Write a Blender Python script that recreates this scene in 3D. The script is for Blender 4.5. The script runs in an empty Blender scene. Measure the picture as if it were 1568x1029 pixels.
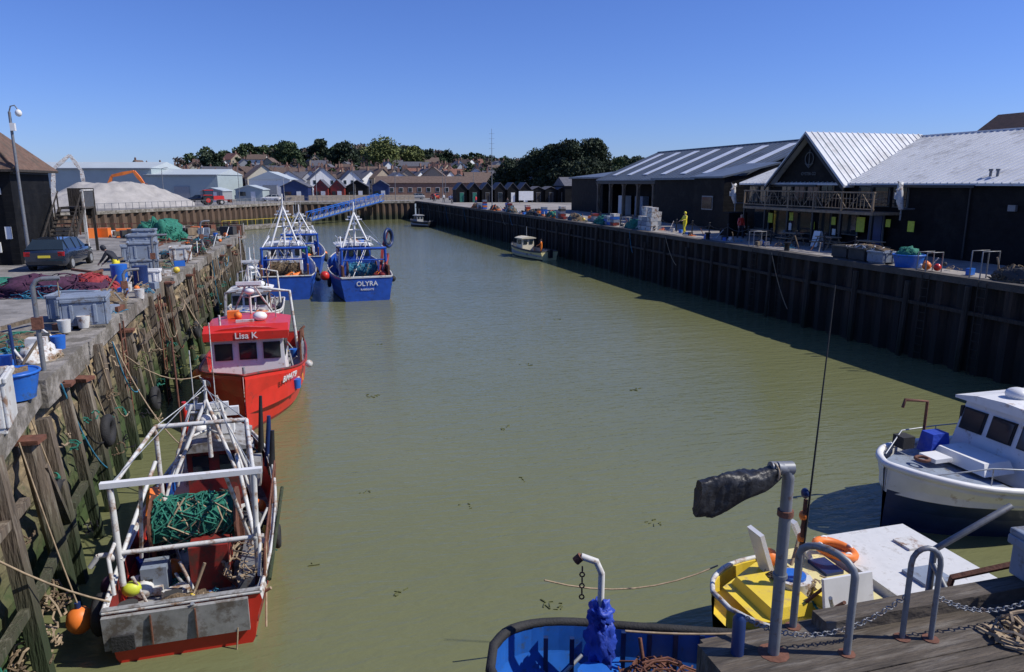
import bpy, bmesh, math, random
from mathutils import Vector, Matrix, Euler, noise, geometry
import numpy as np
R=random.Random(11)
sc=bpy.context.scene
PI=math.pi
def rad(a): return math.radians(a)
# ------------------------------------------------------------ materials
def mk(name,col,rough=.7,metal=0,var=.25,scale=2.,bump=0.,bscale=12.,col2=None,amt=.5,c2scale=1.2,stretch=(1,1,1),wave=None,alg=None,coat=0,spec=.5,col3=None,amt3=.3,c3scale=.4):
    m=bpy.data.materials.new(name); m.use_nodes=True; nt=m.node_tree; N=nt.nodes; Lk=nt.links.new
    bs=N['Principled BSDF']; bs.inputs['Roughness'].default_value=rough; bs.inputs['Metallic'].default_value=metal
    bs.inputs['Specular IOR Level'].default_value=spec
    bs.inputs['Coat Weight'].default_value=coat
    tc=N.new('ShaderNodeTexCoord'); mp=N.new('ShaderNodeMapping'); mp.inputs['Scale'].default_value=stretch
    Lk(tc.outputs['Object'],mp.inputs['Vector'])
    n1=N.new('ShaderNodeTexNoise'); n1.inputs['Scale'].default_value=scale; n1.inputs['Detail'].default_value=6; n1.inputs['Roughness'].default_value=.65
    Lk(mp.outputs[0],n1.inputs['Vector'])
    mr=N.new('ShaderNodeMapRange'); mr.inputs[1].default_value=.3; mr.inputs[2].default_value=.7; mr.inputs[3].default_value=1-var; mr.inputs[4].default_value=1+var
    Lk(n1.outputs['Fac'],mr.inputs[0])
    def mix(bt='MIX'):
        x=N.new('ShaderNodeMix'); x.data_type='RGBA'; x.blend_type=bt; return x
    a=mix('MULTIPLY'); a.inputs[0].default_value=1; a.inputs[6].default_value=(*col,1); Lk(mr.outputs[0],a.inputs[7])
    out=a.outputs[2]
    for cc,am,cs in ((col2,amt,c2scale),(col3,amt3,c3scale)):
        if not cc: continue
        n2=N.new('ShaderNodeTexNoise'); n2.inputs['Scale'].default_value=cs; n2.inputs['Detail'].default_value=8; n2.inputs['Roughness'].default_value=.7
        Lk(mp.outputs[0],n2.inputs['Vector'])
        r2=N.new('ShaderNodeMapRange'); t=.68-.36*am; r2.inputs[1].default_value=t-.05; r2.inputs[2].default_value=t+.07
        Lk(n2.outputs['Fac'],r2.inputs[0])
        x=mix(); Lk(r2.outputs[0],x.inputs[0]); Lk(out,x.inputs[6]); x.inputs[7].default_value=(*cc,1); out=x.outputs[2]
    if alg:
        g=N.new('ShaderNodeNewGeometry'); sx=N.new('ShaderNodeSeparateXYZ'); Lk(g.outputs['Position'],sx.inputs[0])
        ad=N.new('ShaderNodeMath'); ad.operation='MULTIPLY_ADD'; Lk(n1.outputs['Fac'],ad.inputs[0]); ad.inputs[1].default_value=-2.2; Lk(sx.outputs[2],ad.inputs[2])
        r3=N.new('ShaderNodeMapRange'); r3.inputs[1].default_value=alg[1]-1.1; r3.inputs[2].default_value=alg[2]-1.1; r3.inputs[3].default_value=1; r3.inputs[4].default_value=0
        Lk(ad.outputs[0],r3.inputs[0])
        x=mix(); Lk(r3.outputs[0],x.inputs[0]); Lk(out,x.inputs[6]); x.inputs[7].default_value=(*alg[0],1); out=x.outputs[2]
    Lk(out,bs.inputs['Base Color'])
    nrm=None
    if bump:
        n3=N.new('ShaderNodeTexNoise'); n3.inputs['Scale'].default_value=bscale; n3.inputs['Detail'].default_value=5
        Lk(mp.outputs[0],n3.inputs['Vector'])
        bp=N.new('ShaderNodeBump'); bp.inputs['Strength'].default_value=bump; bp.inputs['Distance'].default_value=.05
        Lk(n3.outputs['Fac'],bp.inputs['Height']); nrm=bp.outputs[0]
    if wave:
        w=N.new('ShaderNodeTexWave'); w.bands_direction=wave[0]; w.wave_profile=wave[2]; w.inputs['Scale'].default_value=wave[1]; w.inputs['Distortion'].default_value=0
        Lk(tc.outputs['Object'],w.inputs['Vector'])
        bp=N.new('ShaderNodeBump'); bp.inputs['Strength'].default_value=wave[3]; bp.inputs['Distance'].default_value=.05
        Lk(w.outputs['Fac'],bp.inputs['Height'])
        if nrm: Lk(nrm,bp.inputs['Normal'])
        nrm=bp.outputs[0]
    if nrm: Lk(nrm,bs.inputs['Normal'])
    return m
M_={}
def D(k,*a,**kw): M_[k]=mk(k,*a,**kw)
D('white',(.75,.75,.73),.45,var=.08,col2=(.42,.33,.24),amt=.12,c2scale=3)
D('whitewash',(.60,.60,.57),.6,var=.2,col2=(.26,.16,.10),amt=.38,c2scale=4)
D('cream',(.6,.55,.42),.7,var=.12)
D('red',(.60,.03,.018),.38,var=.12,col2=(.32,.04,.03),amt=.15,c2scale=3,coat=.2)
D('darkred',(.25,.025,.02),.5,var=.3,col2=(.09,.04,.03),amt=.4,c2scale=3)
D('blue',(.02,.085,.42),.4,var=.2,col2=(.03,.05,.17),amt=.25,c2scale=3)
D('brightblue',(.02,.13,.5),.4,var=.15,col2=(.05,.1,.2),amt=.2,c2scale=5)
D('navy',(.012,.03,.11),.4,var=.25)
D('yellow',(.75,.55,.05),.45,var=.12,col2=(.5,.36,.12),amt=.25,c2scale=4)
D('paleyellow',(.7,.62,.3),.5,var=.12,col2=(.4,.3,.15),amt=.2,c2scale=4)
D('orange',(.8,.2,.03),.5,var=.15)
D('black',(.016,.016,.018),.5,var=.3,scale=4)
D('rubber',(.022,.022,.023),.8,var=.4,bump=.3,bscale=30)
D('grey',(.28,.29,.3),.6,var=.15,scale=4)
D('tubgrey',(.22,.26,.32),.55,var=.15,col2=(.12,.11,.10),amt=.28,c2scale=5)
D('steel',(.40,.42,.43),.45,metal=.4,var=.15,scale=6,col2=(.18,.11,.08),amt=.22,c2scale=7)
D('galv',(.21,.22,.23),.5,metal=.3,var=.2,scale=8,col2=(.15,.10,.07),amt=.25,c2scale=8)
D('rust',(.15,.06,.035),.8,var=.4,scale=6,bump=.3)
D('wood',(.27,.2,.13),.8,var=.35,scale=5,bump=.3,stretch=(1,1,.25))
D('oldwood',(.13,.10,.07),.9,var=.55,scale=3,bump=.9,bscale=7,stretch=(3,3,.4),col2=(.25,.215,.16),amt=.34,c2scale=2,alg=((.028,.042,.016),.9,2.6))
D('decktimber',(.085,.068,.05),.9,var=.5,scale=3,bump=.9,bscale=7,stretch=(.5,4,1),col2=(.16,.14,.115),amt=.35,c2scale=2)
D('darkwood',(.04,.033,.027),.9,var=.5,scale=3,bump=.8,bscale=7,stretch=(3,3,.4),alg=((.014,.02,.009),.5,1.6))
D('glass',(.02,.03,.035),.08,var=.1,spec=.8)
D('rope',(.33,.25,.16),.9,var=.3,scale=9)
D('netgreen',(.02,.16,.11),.85,var=.45,scale=9)
D('netblue',(.03,.18,.28),.85,var=.4,scale=9)
D('netred',(.28,.03,.035),.85,var=.4,scale=9)
D('netbrown',(.17,.12,.07),.9,var=.5,scale=9,bump=1,bscale=30)
D('netpurple',(.06,.018,.045),.9,var=.5,scale=9)
D('pot',(.045,.045,.045),.8,var=.3)
D('weather',(.009,.0095,.011),.7,var=.4,scale=2,wave=('Z',1.1,'SAW',.7),spec=.18,col2=(.018,.018,.018),amt=.3,c2scale=.8)
D('signgrey',(.12,.13,.13),.7,var=.3)
D('roofwhite',(.60,.61,.61),.45,var=.1,scale=.6,col2=(.43,.43,.42),amt=.3,c2scale=.7)
D('roofgrey',(.12,.145,.175),.45,metal=.15,var=.15,scale=.6,col2=(.09,.105,.125),amt=.3,c2scale=.5)
D('skylight',(.66,.69,.72),.35,var=.08,scale=1)
D('rooftile',(.15,.09,.062),.85,var=.4,scale=4,bump=.6,bscale=8,col2=(.09,.07,.05),amt=.35,c2scale=2,wave=('Z',3.5,'SAW',.6))
D('redtile',(.19,.085,.06),.85,var=.35,scale=2)
D('browntile',(.12,.083,.065),.85,var=.35,scale=2)
D('slate',(.1,.1,.115),.7,var=.3,scale=2)
D('brick',(.22,.13,.095),.85,var=.25,scale=3)
D('stock',(.34,.28,.21),.85,var=.25,scale=3)
D('shedwall',(.34,.40,.40),.5,var=.08,scale=.3,wave=('X',1.6,'SIN',.4))
D('shedroof',(.44,.49,.50),.5,var=.06,scale=.3)
D('concrete',(.235,.222,.205),.9,var=.28,scale=1.2,bump=.5,bscale=9,col2=(.155,.145,.132),amt=.5,c2scale=.5,col3=(.32,.295,.26),amt3=.25,c3scale=1.7)
D('coping',(.29,.265,.23),.9,var=.35,scale=2,bump=.6,bscale=12,col2=(.14,.125,.10),amt=.55,c2scale=1.5)
D('darkcap',(.07,.062,.055),.9,var=.35,scale=2,bump=.6,bscale=12)
D('prom',(.31,.285,.255),.9,var=.2,scale=1,bump=.3,col2=(.22,.2,.18),amt=.45,c2scale=.4)
D('quaywall',(.30,.225,.13),.95,var=.5,scale=1.6,bump=1,bscale=6,col2=(.11,.09,.06),amt=.5,c2scale=.9,alg=((.035,.06,.016),1.0,2.9),col3=(.06,.085,.03),amt3=.3,c3scale=1.3)
D('sheetpile',(.017,.0135,.012),.85,var=.55,scale=1.5,bump=.4,bscale=10,stretch=(1.5,1.5,.2),col2=(.045,.03,.022),amt=.33,c2scale=1.5,alg=((.010,.012,.008),.6,1.6))
D('brownpile',(.13,.082,.052),.8,var=.45,scale=1.2,bump=.4,bscale=10,stretch=(1.5,1.5,.25),col2=(.07,.045,.03),amt=.45,c2scale=1.2,alg=((.03,.035,.018),.7,1.9))
D('gravel',(.36,.34,.315),.95,var=.18,scale=.6,bump=1,bscale=5)
D('leafdark',(.022,.038,.016),.8,var=.5,scale=.35)
D('leafgreen',(.042,.068,.024),.8,var=.45,scale=.12)
D('leafyellow',(.10,.12,.03),.8,var=.35,scale=.2)
D('twig',(.11,.085,.065),.9,var=.3,scale=.15)
D('bark',(.09,.065,.045),.95,var=.4,bump=.6)
D('hillgrass',(.06,.075,.035),.95,var=.35,scale=.02)
D('skin',(.55,.33,.24),.6,var=.06)
D('hair',(.04,.025,.015),.8,var=.3)
D('jacketdark',(.02,.022,.03),.8,var=.3,bump=.3)
D('oilyellow',(.78,.66,.03),.45,var=.1,bump=.3,bscale=8)
D('oilorange',(.8,.2,.02),.5,var=.1,bump=.3,bscale=8)
D('carpaint',(.02,.03,.05),.25,metal=.3,var=.05,coat=1)
D('lampred',(.4,.01,.01),.3)
D('plate',(.75,.6,.05),.5,var=.03)
D('poster',(.55,.62,.05),.5,var=.15,scale=6)
D('tarpblue',(.02,.06,.42),.55,var=.25,bump=.8,bscale=5)
D('bagblack',(.013,.013,.014),.5,var=.3,bump=1,bscale=4)
D('windowwarm',(.22,.10,.05),.3,var=.3)
D('deckgrey',(.28,.28,.27),.8,var=.25,scale=4,col2=(.13,.11,.09),amt=.42,c2scale=3)
D('deckwhite',(.62,.62,.6),.6,var=.1,scale=4,col2=(.4,.38,.34),amt=.25,c2scale=4)
D('weed',(.10,.11,.035),.8,var=.4,scale=9)

# ------------------------------------------------------------ builder
class B:
    def __init__(s,name,loc=(0,0,0),rz=0,bevel=0):
        s.name=name; s.loc=loc; s.rz=rz; s.v=[];s.f=[];s.m=[];s.sm=[];s.mats=[];s.M=None;s.bevel=bevel
    def mi(s,k):
        if k not in s.mats: s.mats.append(k)
        return s.mats.index(k)
    def add(s,vs,fs,mat,smooth=False):
        o=len(s.v)
        if s.M is not None: vs=[tuple(s.M@Vector(v)) for v in vs]
        s.v+=[tuple(v) for v in vs]; k=s.mi(mat)
        for f in fs:
            s.f.append(tuple(i+o for i in f)); s.m.append(k); s.sm.append(smooth)
    def box(s,c,sz,mat,rot=None,taper=1.):
        x,y,z=sz[0]/2,sz[1]/2,sz[2]/2
        vs=[Vector((-x,-y,-z)),Vector((x,-y,-z)),Vector((x,y,-z)),Vector((-x,y,-z)),Vector((-x*taper,-y*taper,z)),Vector((x*taper,-y*taper,z)),Vector((x*taper,y*taper,z)),Vector((-x*taper,y*taper,z))]
        if rot:
            E=Euler([rad(a) for a in rot]).to_matrix(); vs=[E@v for v in vs]
        c=Vector(c); s.add([v+c for v in vs],[(0,3,2,1),(4,5,6,7),(0,1,5,4),(1,2,6,5),(2,3,7,6),(3,0,4,7)],mat)
    def tube(s,path,r,mat,n=8,smooth=True,closed=False):
        P=[Vector(p) for p in path]; k=len(P); rs=r if isinstance(r,(list,tuple)) else [r]*k
        vs=[];fs=[];prev=None
        for i,p in enumerate(P):
            if closed: t=P[(i+1)%k]-P[i-1]
            else: t=P[min(i+1,k-1)]-P[max(i-1,0)]
            if t.length<1e-9: t=Vector((0,0,1))
            t.normalize()
            if prev is None:
                a=Vector((0,0,1)) if abs(t.z)<.9 else Vector((1,0,0)); u=t.cross(a).normalized()
            else:
                u=prev-t*prev.dot(t)
                if u.length<1e-6: u=t.orthogonal()
                u.normalize()
            prev=u; w=t.cross(u)
            for j in range(n):
                an=2*PI*j/n+PI/n; vs.append(p+(u*math.cos(an)+w*math.sin(an))*rs[i])
        for i in range(k if closed else k-1):
            for j in range(n):
                a=i*n+j;b=i*n+(j+1)%n;c=((i+1)%k)*n+(j+1)%n;d=((i+1)%k)*n+j; fs.append((a,b,c,d))
        s.add(vs,fs,mat,smooth and n>4)
        if not closed: s.add(vs[:n],[tuple(range(n))[::-1]],mat); s.add(vs[-n:],[tuple(range(n))],mat)
    def torus(s,c,Rr,r,mat,axis='y',n=20,m=8,tilt=None):
        pts=[]
        for i in range(n):
            a=2*PI*i/n; u,v=math.cos(a)*Rr,math.sin(a)*Rr
            p=Vector({'x':(0,u,v),'y':(u,0,v),'z':(u,v,0)}[axis])
            if tilt: p=Euler([rad(q) for q in tilt]).to_matrix()@p
            pts.append(p+Vector(c))
        s.tube(pts,r,mat,m,closed=True)
    def ball(s,c,r,mat,nu=12,nv=8,amp=0,fr=2.,zmin=None,seed=0):
        if not isinstance(r,(tuple,list)): r=(r,r,r)
        vs=[];fs=[]
        for i in range(nv+1):
            for j in range(nu):
                ph=PI*i/nv; an=2*PI*j/nu
                d=Vector((math.sin(ph)*math.cos(an),math.sin(ph)*math.sin(an),math.cos(ph)))
                k=1
                if amp: k=1+amp*noise.noise(d*fr+Vector((seed*3.1,seed,c[0])))*1.6
                p=Vector((d.x*r[0]*k,d.y*r[1]*k,d.z*r[2]*k))+Vector(c)
                if zmin is not None and p.z<zmin: p.z=zmin
                vs.append(p)
        for i in range(nv):
            for j in range(nu):
                a=i*nu+j;b=i*nu+(j+1)%nu; fs.append((a,a+nu,b+nu,b))
        s.add(vs,fs,mat,True)
    def prism(s,poly,axis,a,b,mat,capmat=None):
        def P(u,v,w): return {'x':(w,u,v),'y':(u,w,v),'z':(u,v,w)}[axis]
        n=len(poly); vs=[P(u,v,a) for u,v in poly]+[P(u,v,b) for u,v in poly]
        s.add(vs,[(i,(i+1)%n,n+(i+1)%n,n+i) for i in range(n)],mat)
        s.add(vs,[tuple(range(n))[::-1],tuple(range(n,2*n))],capmat or mat)
    def squig(s,c,sz,n,r,mat,L=6,seg=4):
        for _ in range(n):
            p=Vector((R.uniform(-1,1)*sz[0],R.uniform(-1,1)*sz[1],R.uniform(-.2,1)*sz[2]))
            q=p.x**2/sz[0]**2+p.y**2/sz[1]**2
            p.z*=max(.1,1-q*.6)
            pts=[p.copy()]; d=Vector((R.uniform(-1,1),R.uniform(-1,1),R.uniform(-.3,.3)))
            for _ in range(L):
                d=(d+Vector((R.uniform(-1,1),R.uniform(-1,1),R.uniform(-.4,.4)))*.8).normalized()
                p=p+d*min(sz[0],sz[1])*.35
                q=(p.x/sz[0])**2+(p.y/sz[1])**2
                if q>1.1: p.x*=.8; p.y*=.8
                p.z=max(0.02,min(p.z,sz[2]*max(.1,1.05-q*.8))); pts.append(p.copy())
            s.tube([a+Vector(c) for a in pts],r,mat,seg,smooth=False)
    def heap(s,c,sz,mat,rope=None,n=40,r=.02,amp=.3):
        s.ball((c[0],c[1],c[2]),(sz[0]*.92,sz[1]*.92,sz[2]*.9),mat,24,14,amp=amp,fr=3,zmin=c[2]-.02,seed=R.random()*9)
        s.squig(c,sz,n,r,rope or mat)
    def sag(s,a,b,d,r,mat,n=8,seg=5):
        a=Vector(a);b=Vector(b)
        s.tube([a.lerp(b,i/n)-Vector((0,0,d*4*(i/n)*(1-i/n))) for i in range(n+1)],r,mat,seg)
    def text(s,t,size,org,xd,up,mat,ext=.008):
        cu=bpy.data.curves.new('t','FONT'); cu.body=t; cu.size=size; cu.extrude=ext; cu.align_x='CENTER'; cu.align_y='CENTER'; cu.resolution_u=3; cu.offset=size*.012
        ob=bpy.data.objects.new('t',cu); sc.collection.objects.link(ob)
        me=bpy.data.meshes.new_from_object(ob.evaluated_get(bpy.context.evaluated_depsgraph_get()))
        xd=Vector(xd).normalized(); up=Vector(up); up=(up-xd*up.dot(xd)).normalized(); nn=xd.cross(up)
        M=Matrix((xd,up,nn)).transposed(); o=Vector(org)
        s.add([M@v.co+o for v in me.vertices],[tuple(p.vertices) for p in me.polygons],mat)
        bpy.data.objects.remove(ob); bpy.data.meshes.remove(me); bpy.data.curves.remove(cu)
    def done(s,recalc=True):
        me=bpy.data.meshes.new(s.name); me.from_pydata(s.v,[],s.f)
        for k in s.mats: me.materials.append(M_[k])
        me.polygons.foreach_set('material_index',s.m); me.polygons.foreach_set('use_smooth',s.sm)
        if recalc:
            bm=bmesh.new(); bm.from_mesh(me); bmesh.ops.recalc_face_normals(bm,faces=bm.faces); bm.to_mesh(me); bm.free()
        me.update()
        ob=bpy.data.objects.new(s.name,me); sc.collection.objects.link(ob); ob.location=s.loc; ob.rotation_euler=(0,0,rad(s.rz))
        if s.bevel:
            bv=ob.modifiers.new('bevel','BEVEL'); bv.width=s.bevel; bv.segments=2; bv.limit_method='ANGLE'; bv.angle_limit=rad(62)
        return ob

# ------------------------------------------------------------ ground / basin
LE=[(-4.8,3.5),(-4.98,12.75),(-5.44,16),(-5.6,20),(-5.85,26),(-5.85,31),(-5.6,39),(-5.4,51),(-5.3,62)]
BK=[(-5.3,62),(-9.5,64.6),(-18,65.3),(-45,66)]
DG=[(-58,73),(-30.8,114),(-18.3,133),(-2.9,160)]
FR=[(-2.9,160),(23.5,165)]
RE=[(23.5,165),(24.9,125),(26.3,89),(26.8,63),(26.8,4.9)]
NE=[(26.8,4.9),(3.1,4.9),(3.1,3.5),(-4.8,3.5)]
hole=LE+BK[1:]+DG+FR[1:]+RE[1:]+NE[1:-1]
S=3000
outer=[(-S,-S),(S,-S),(S,S),(-S,S)]
vv=[Vector((x,y,0)) for x,y in outer]; hv=[Vector((x,y,0)) for x,y in hole]
tris=geometry.tessellate_polygon([vv,hv])
g=B('ground'); g.add([(v.x,v.y,4) for v in vv+hv],[tuple(t) for t in tris],'concrete'); o=g.done()
for p in o.data.polygons:
    if p.normal.z<0: p.flip()
def water():
    m=bpy.data.materials.new('harbour_water'); m.use_nodes=True; nt=m.node_tree; N=nt.nodes; Lk=nt.links.new
    bs=N['Principled BSDF']; bs.inputs['Roughness'].default_value=.07; bs.inputs['IOR'].default_value=1.33
    tc=N.new('ShaderNodeTexCoord')
    n=N.new('ShaderNodeTexNoise'); n.inputs['Scale'].default_value=.07; n.inputs['Detail'].default_value=6; Lk(tc.outputs['Object'],n.inputs['Vector'])
    cr=N.new('ShaderNodeValToRGB'); cr.color_ramp.elements[0].position=.3; cr.color_ramp.elements[1].position=.7
    cr.color_ramp.elements[0].color=(.138,.148,.068,1); cr.color_ramp.elements[1].color=(.166,.172,.082,1)
    Lk(n.outputs['Fac'],cr.inputs[0]); Lk(cr.outputs[0],bs.inputs['Base Color'])
    prev=None
    for sc_,st,dist,sx,rot in ((.8,.4,.08,(.45,1.8,1),22),(2.6,.7,.045,(.5,1.9,1),16),(8.,.45,.018,(.7,1.5,1),-12)):
        mp=N.new('ShaderNodeMapping'); mp.inputs['Scale'].default_value=sx; mp.inputs['Rotation'].default_value=(0,0,rad(rot)); Lk(tc.outputs['Object'],mp.inputs['Vector'])
        q=N.new('ShaderNodeTexNoise'); q.inputs['Scale'].default_value=sc_; q.inputs['Detail'].default_value=3; q.inputs['Distortion'].default_value=.4; Lk(mp.outputs[0],q.inputs['Vector'])
        bp=N.new('ShaderNodeBump'); bp.inputs['Strength'].default_value=st; bp.inputs['Distance'].default_value=dist; Lk(q.outputs['Fac'],bp.inputs['Height'])
        if prev: Lk(prev,bp.inputs['Normal'])
        prev=bp.outputs[0]
    Lk(prev,bs.inputs['Normal'])
    return m
M_['water']=water()
w=B('water'); w.add([(-70,0,0),(40,0,0),(40,175,0),(-70,175,0)],[(0,1,2,3)],'water'); w.done()
b=B('floating_weed')
RW=random.Random(4)
for x,y in ((3.4,16.5),(1.2,13.0),(4.2,11.9),(0.9,18.2),(6,22),(9,30),(2,27),(-.2,14.6),(7.5,14.5),(12,25),(3,36),(14,40),(5.2,17.8)):
    for _ in range(RW.randint(3,9)):
        a=RW.uniform(0,PI*2); px=x+RW.uniform(-.25,.25); py=y+RW.uniform(-.2,.2); L=RW.uniform(.04,.16)
        b.tube([(px,py,.006),(px+math.cos(a)*L,py+math.sin(a)*L,.012)],RW.uniform(.008,.02),'weed',4,False)
b.done()
capk=[0]
def sheet(name,path,mat,nsign,per=.9,dep=.28,top=3.7,cap=True,capmat='coping',fender=None,capb=3.55):
    b=B(name)
    pts=[]
    for i in range(len(path)-1):
        a=Vector((*path[i],0)); c=Vector((*path[i+1],0)); L=(c-a).length; d=(c-a)/L; n=Vector((-d.y,d.x,0))*nsign
        k=max(1,int(L/per))
        for j in range(k):
            for u,o in ((0,0),(.3,0),(.5,1),(.8,1)):
                pts.append(a+d*((j+u)/k*L)+n*dep*(o-1.))
        if cap:
            capk[0]+=1; e=capk[0]*.0043
            vs=[a-n*.6,a+n*.06,c+n*.06,c-n*.6]
            ve=[v+Vector((0,0,capb+e)) for v in vs]+[v+Vector((0,0,4.03+e)) for v in vs]
            b.add(ve,[(0,1,2,3),(4,7,6,5),(0,4,5,1),(1,5,6,2),(2,6,7,3),(3,7,4,0)],capmat)
        if fender:
            m=int(L/fender)
            for j in range(m):
                p=a+d*((j+.5)/m*L+R.uniform(-.2,.2))+n*.14
                b.tube([p+Vector((0,0,3.6+R.uniform(-.4,.4))),p+n*.06+Vector((R.uniform(-.08,.08),R.uniform(-.15,.15),-1))],R.uniform(.1,.16),'darkwood',6,False)
                if R.random()<.35:
                    q=p+d*R.uniform(.5,1.4)
                    for s_ in (-.2,.2): b.tube([q+d*s_+Vector((0,0,4)),q+d*s_+Vector((0,0,-.5))],.02,'darkwood',4)
                    for z in range(11): b.tube([q-d*.2+Vector((0,0,z*.37)),q+d*.2+Vector((0,0,z*.37))],.016,'darkwood',4)
                if R.random()<.3: b.sag(p+Vector((0,0,3.9)),p+d*R.uniform(.5,2)+Vector((0,0,R.uniform(.3,2.5))),.3,.025,R.choice(['rope','netblue','black']))
            b.tube([a+n*.05+Vector((0,0,2.6)),c+n*.05+Vector((0,0,2.6))],.11,'darkwood',4,False)
    vs=[];fs=[]
    for p in pts: vs+= [p+Vector((0,0,top)),p+Vector((0,0,-1.2))]
    for i in range(len(pts)-1): fs.append((2*i,2*i+1,2*i+3,2*i+2))
    b.add(vs,fs,mat); return b.done(False)
sheet('sheet_pile_quay_wall',RE,'sheetpile',-1,per=1.1,dep=.3,fender=3.3,capmat='darkcap',capb=3.74,top=3.78)
sheet('sheet_pile_quay_wall',DG,'brownpile',-1,per=1.6,dep=.45,fender=None)
sheet('sheet_pile_quay_wall',FR,'brownpile',-1,per=1.4,dep=.4)
sheet('concrete_quay_wall',BK,'quaywall',1,per=3,dep=.05)
sheet('sheet_pile_quay_wall',NE,'sheetpile',-1,per=1.1,dep=.3,capmat='decktimber',capb=3.7)
# left masonry wall with timber piles
b=B('timber_faced_quay_wall')
def lerp_path(path,s):
    for i in range(len(path)-1):
        a=Vector((*path[i],0)); c=Vector((*path[i+1],0)); L=(c-a).length
        if s<=L or i==len(path)-2:
            d=(c-a)/L; return a+d*s, d, Vector((d.y,-d.x,0))
        s-=L
TL=sum((Vector(LE[i+1])-Vector(LE[i])).length for i in range(len(LE)-1))
st=.15; ns=int(TL/st); zs=[-1+i*.14 for i in range(34)]
vs=[];fs=[]
for i in range(ns+1):
    p,d,n=lerp_path(LE,min(i*TL/ns,TL-.01))
    for z in zs:
        row=int((z+2)/.56); sx=i*st+(row%2)*.55
        k=noise.noise(Vector((p.y*.9,z*1.4,3)))*.16+noise.noise(Vector((p.y*3.1,z*3,8)))*.09-.1
        k+=.10*noise.noise(Vector((int(sx/1.1)*3.7,row*5.1,2)))
        if (z+2)%.56<.13 or sx%1.1<.14: k-=.07
        q=p+n*k; vs.append((q.x,q.y,min(z,3.62)))
Z=len(zs)
for i in range(ns):
    for j in range(Z-1): fs.append((i*Z+j,(i+1)*Z+j,(i+1)*Z+j+1,i*Z+j+1))
b.add(vs,fs,'quaywall')
for i in range(len(LE)-1):
    a=Vector((*LE[i],0)); c=Vector((*LE[i+1],0)); d=(c-a).normalized(); n=Vector((d.y,-d.x,0))
    L=(c-a).length; k=max(1,int(L/1.7))
    for j in range(k):
        p=a+d*(L*j/k+.025); q=a+d*(L*(j+1)/k-.025); w_=R.uniform(-.1,.08); h=R.uniform(-.05,.02); zb=R.uniform(3.5,3.68)
        vsb=[p-n*R.uniform(.5,.7),p+n*(.05+w_),q+n*(.05+w_),q-n*R.uniform(.5,.7)]
        ve=[v+Vector((0,0,zb)) for v in vsb]+[v+Vector((0,0,4.09+h+R.uniform(-.012,.012))) for v in vsb]
        b.add(ve,[(0,1,2,3),(4,7,6,5),(0,4,5,1),(1,5,6,2),(2,6,7,3),(3,7,4,0)],R.choice(['coping','coping','coping','oldwood']))
s_=1.0
while s_<TL-.5:
    p,d,n=lerp_path(LE,s_)
    rr=R.uniform(.12,.2); top=R.uniform(2.9,4.0); ln=R.uniform(-.25,.25)
    b.tube([p+n*.12+Vector((0,0,top)),p+n*.3+d*ln*.5+Vector((0,0,1.5)),p+n*.5+d*ln+Vector((0,0,-1))],[rr,rr*1.05,rr*.95],'oldwood',R.choice((4,4,8)),False)
    if R.random()<.28:
        q=p+d*.45; b.tube([q+n*.1+Vector((0,0,top-.4)),q+n*.42+Vector((0,0,-1))],rr*.75,'oldwood',4,False)
    if R.random()<.2:
        b.tube([p+n*.3+Vector((0,0,R.uniform(2.4,3.2))),p+n*.34+d*R.uniform(.8,1.4)+Vector((0,0,R.uniform(.6,2.)))],.08,'oldwood',4,False)
    if R.random()<.4: b.box(p+n*.14+Vector((0,0,top+.02)),(.4,.36,.08),'rust',rot=(0,0,R.uniform(-20,20)))
    s_+=R.uniform(1.3,2.3)
for z,o_ in ((2.75,.22),(1.35,.3)):
    for i in range(len(LE)-1):
        a,c=LE[i],LE[i+1]
        if R.random()<.6: b.tube([(a[0]+o_,a[1],z),(c[0]+o_,c[1],z+R.uniform(-.15,.15))],.1,'oldwood',4,False)
for y,z in ((24.5,1.2),(19.0,2.0),(34,1.6),(41,1.5),(15.2,1.9)):
    x=-5.1
    b.torus((x,y,z),.3,.12,'rubber','x'); b.sag((x,y,z+.3),(x-.3,y,3.7),0,.015,'rope',2)
for y in (22.5,36.5,28):
    for k in range(11): b.tube([(-5.35,y-.2,-.2+k*.38),(-5.35,y+.2,-.2+k*.38)],.02,'rust',5)
    for k in (-.2,.2): b.tube([(-5.35,y+k,-.5),(-5.35,y+k,4.1)],.025,'rust',5)
for i in range(30):
    y=R.uniform(9,50); b.sag((-5.3,y,3.8),(-5.1,y+R.uniform(.5,2),R.uniform(1,3.4)),R.uniform(.3,.9),.02,R.choice(['rope','black','netblue','rope','rust']))
for i in range(55):
    y=R.uniform(8,50); z=R.uniform(.1,3.4); b.squig((-5.1,y,z),(.15,.35,.35),5,.018,R.choice(['rope','netbrown','netgreen','black','netbrown','weed']))
for i in range(8): b.squig((-4.75,9.5+i*.55,R.uniform(.1,1.2)),(.3,.6,.6),14,.02,R.choice(['netbrown','netgreen','rope','netbrown']))
b.done(False)
p=B('quay_pavement'); p.add([(-40,8,4.008),(-6.6,8,4.008),(-6.6,60,4.008),(-10,63.5,4.008),(-40,64,4.008)],[(0,1,2,3,4)],'concrete'); p.done()
p=B('promenade_pavement'); p.add([(27.4,5.5,4.008),(33,5.5,4.008),(33,52,4.008),(38,58,4.008),(46,125,4.008),(45,150,4.008),(24.8,150,4.008),(25.6,125,4.008),(26.9,89,4.008),(27.4,63,4.008)],[tuple(range(10))],'prom'); p.done()
p=B('timber_quay_deck')
for i in range(22): p.box((9.1,4.30-i*.17,4.045),(11.9,.155,.07),'decktimber')
p.done()

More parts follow.
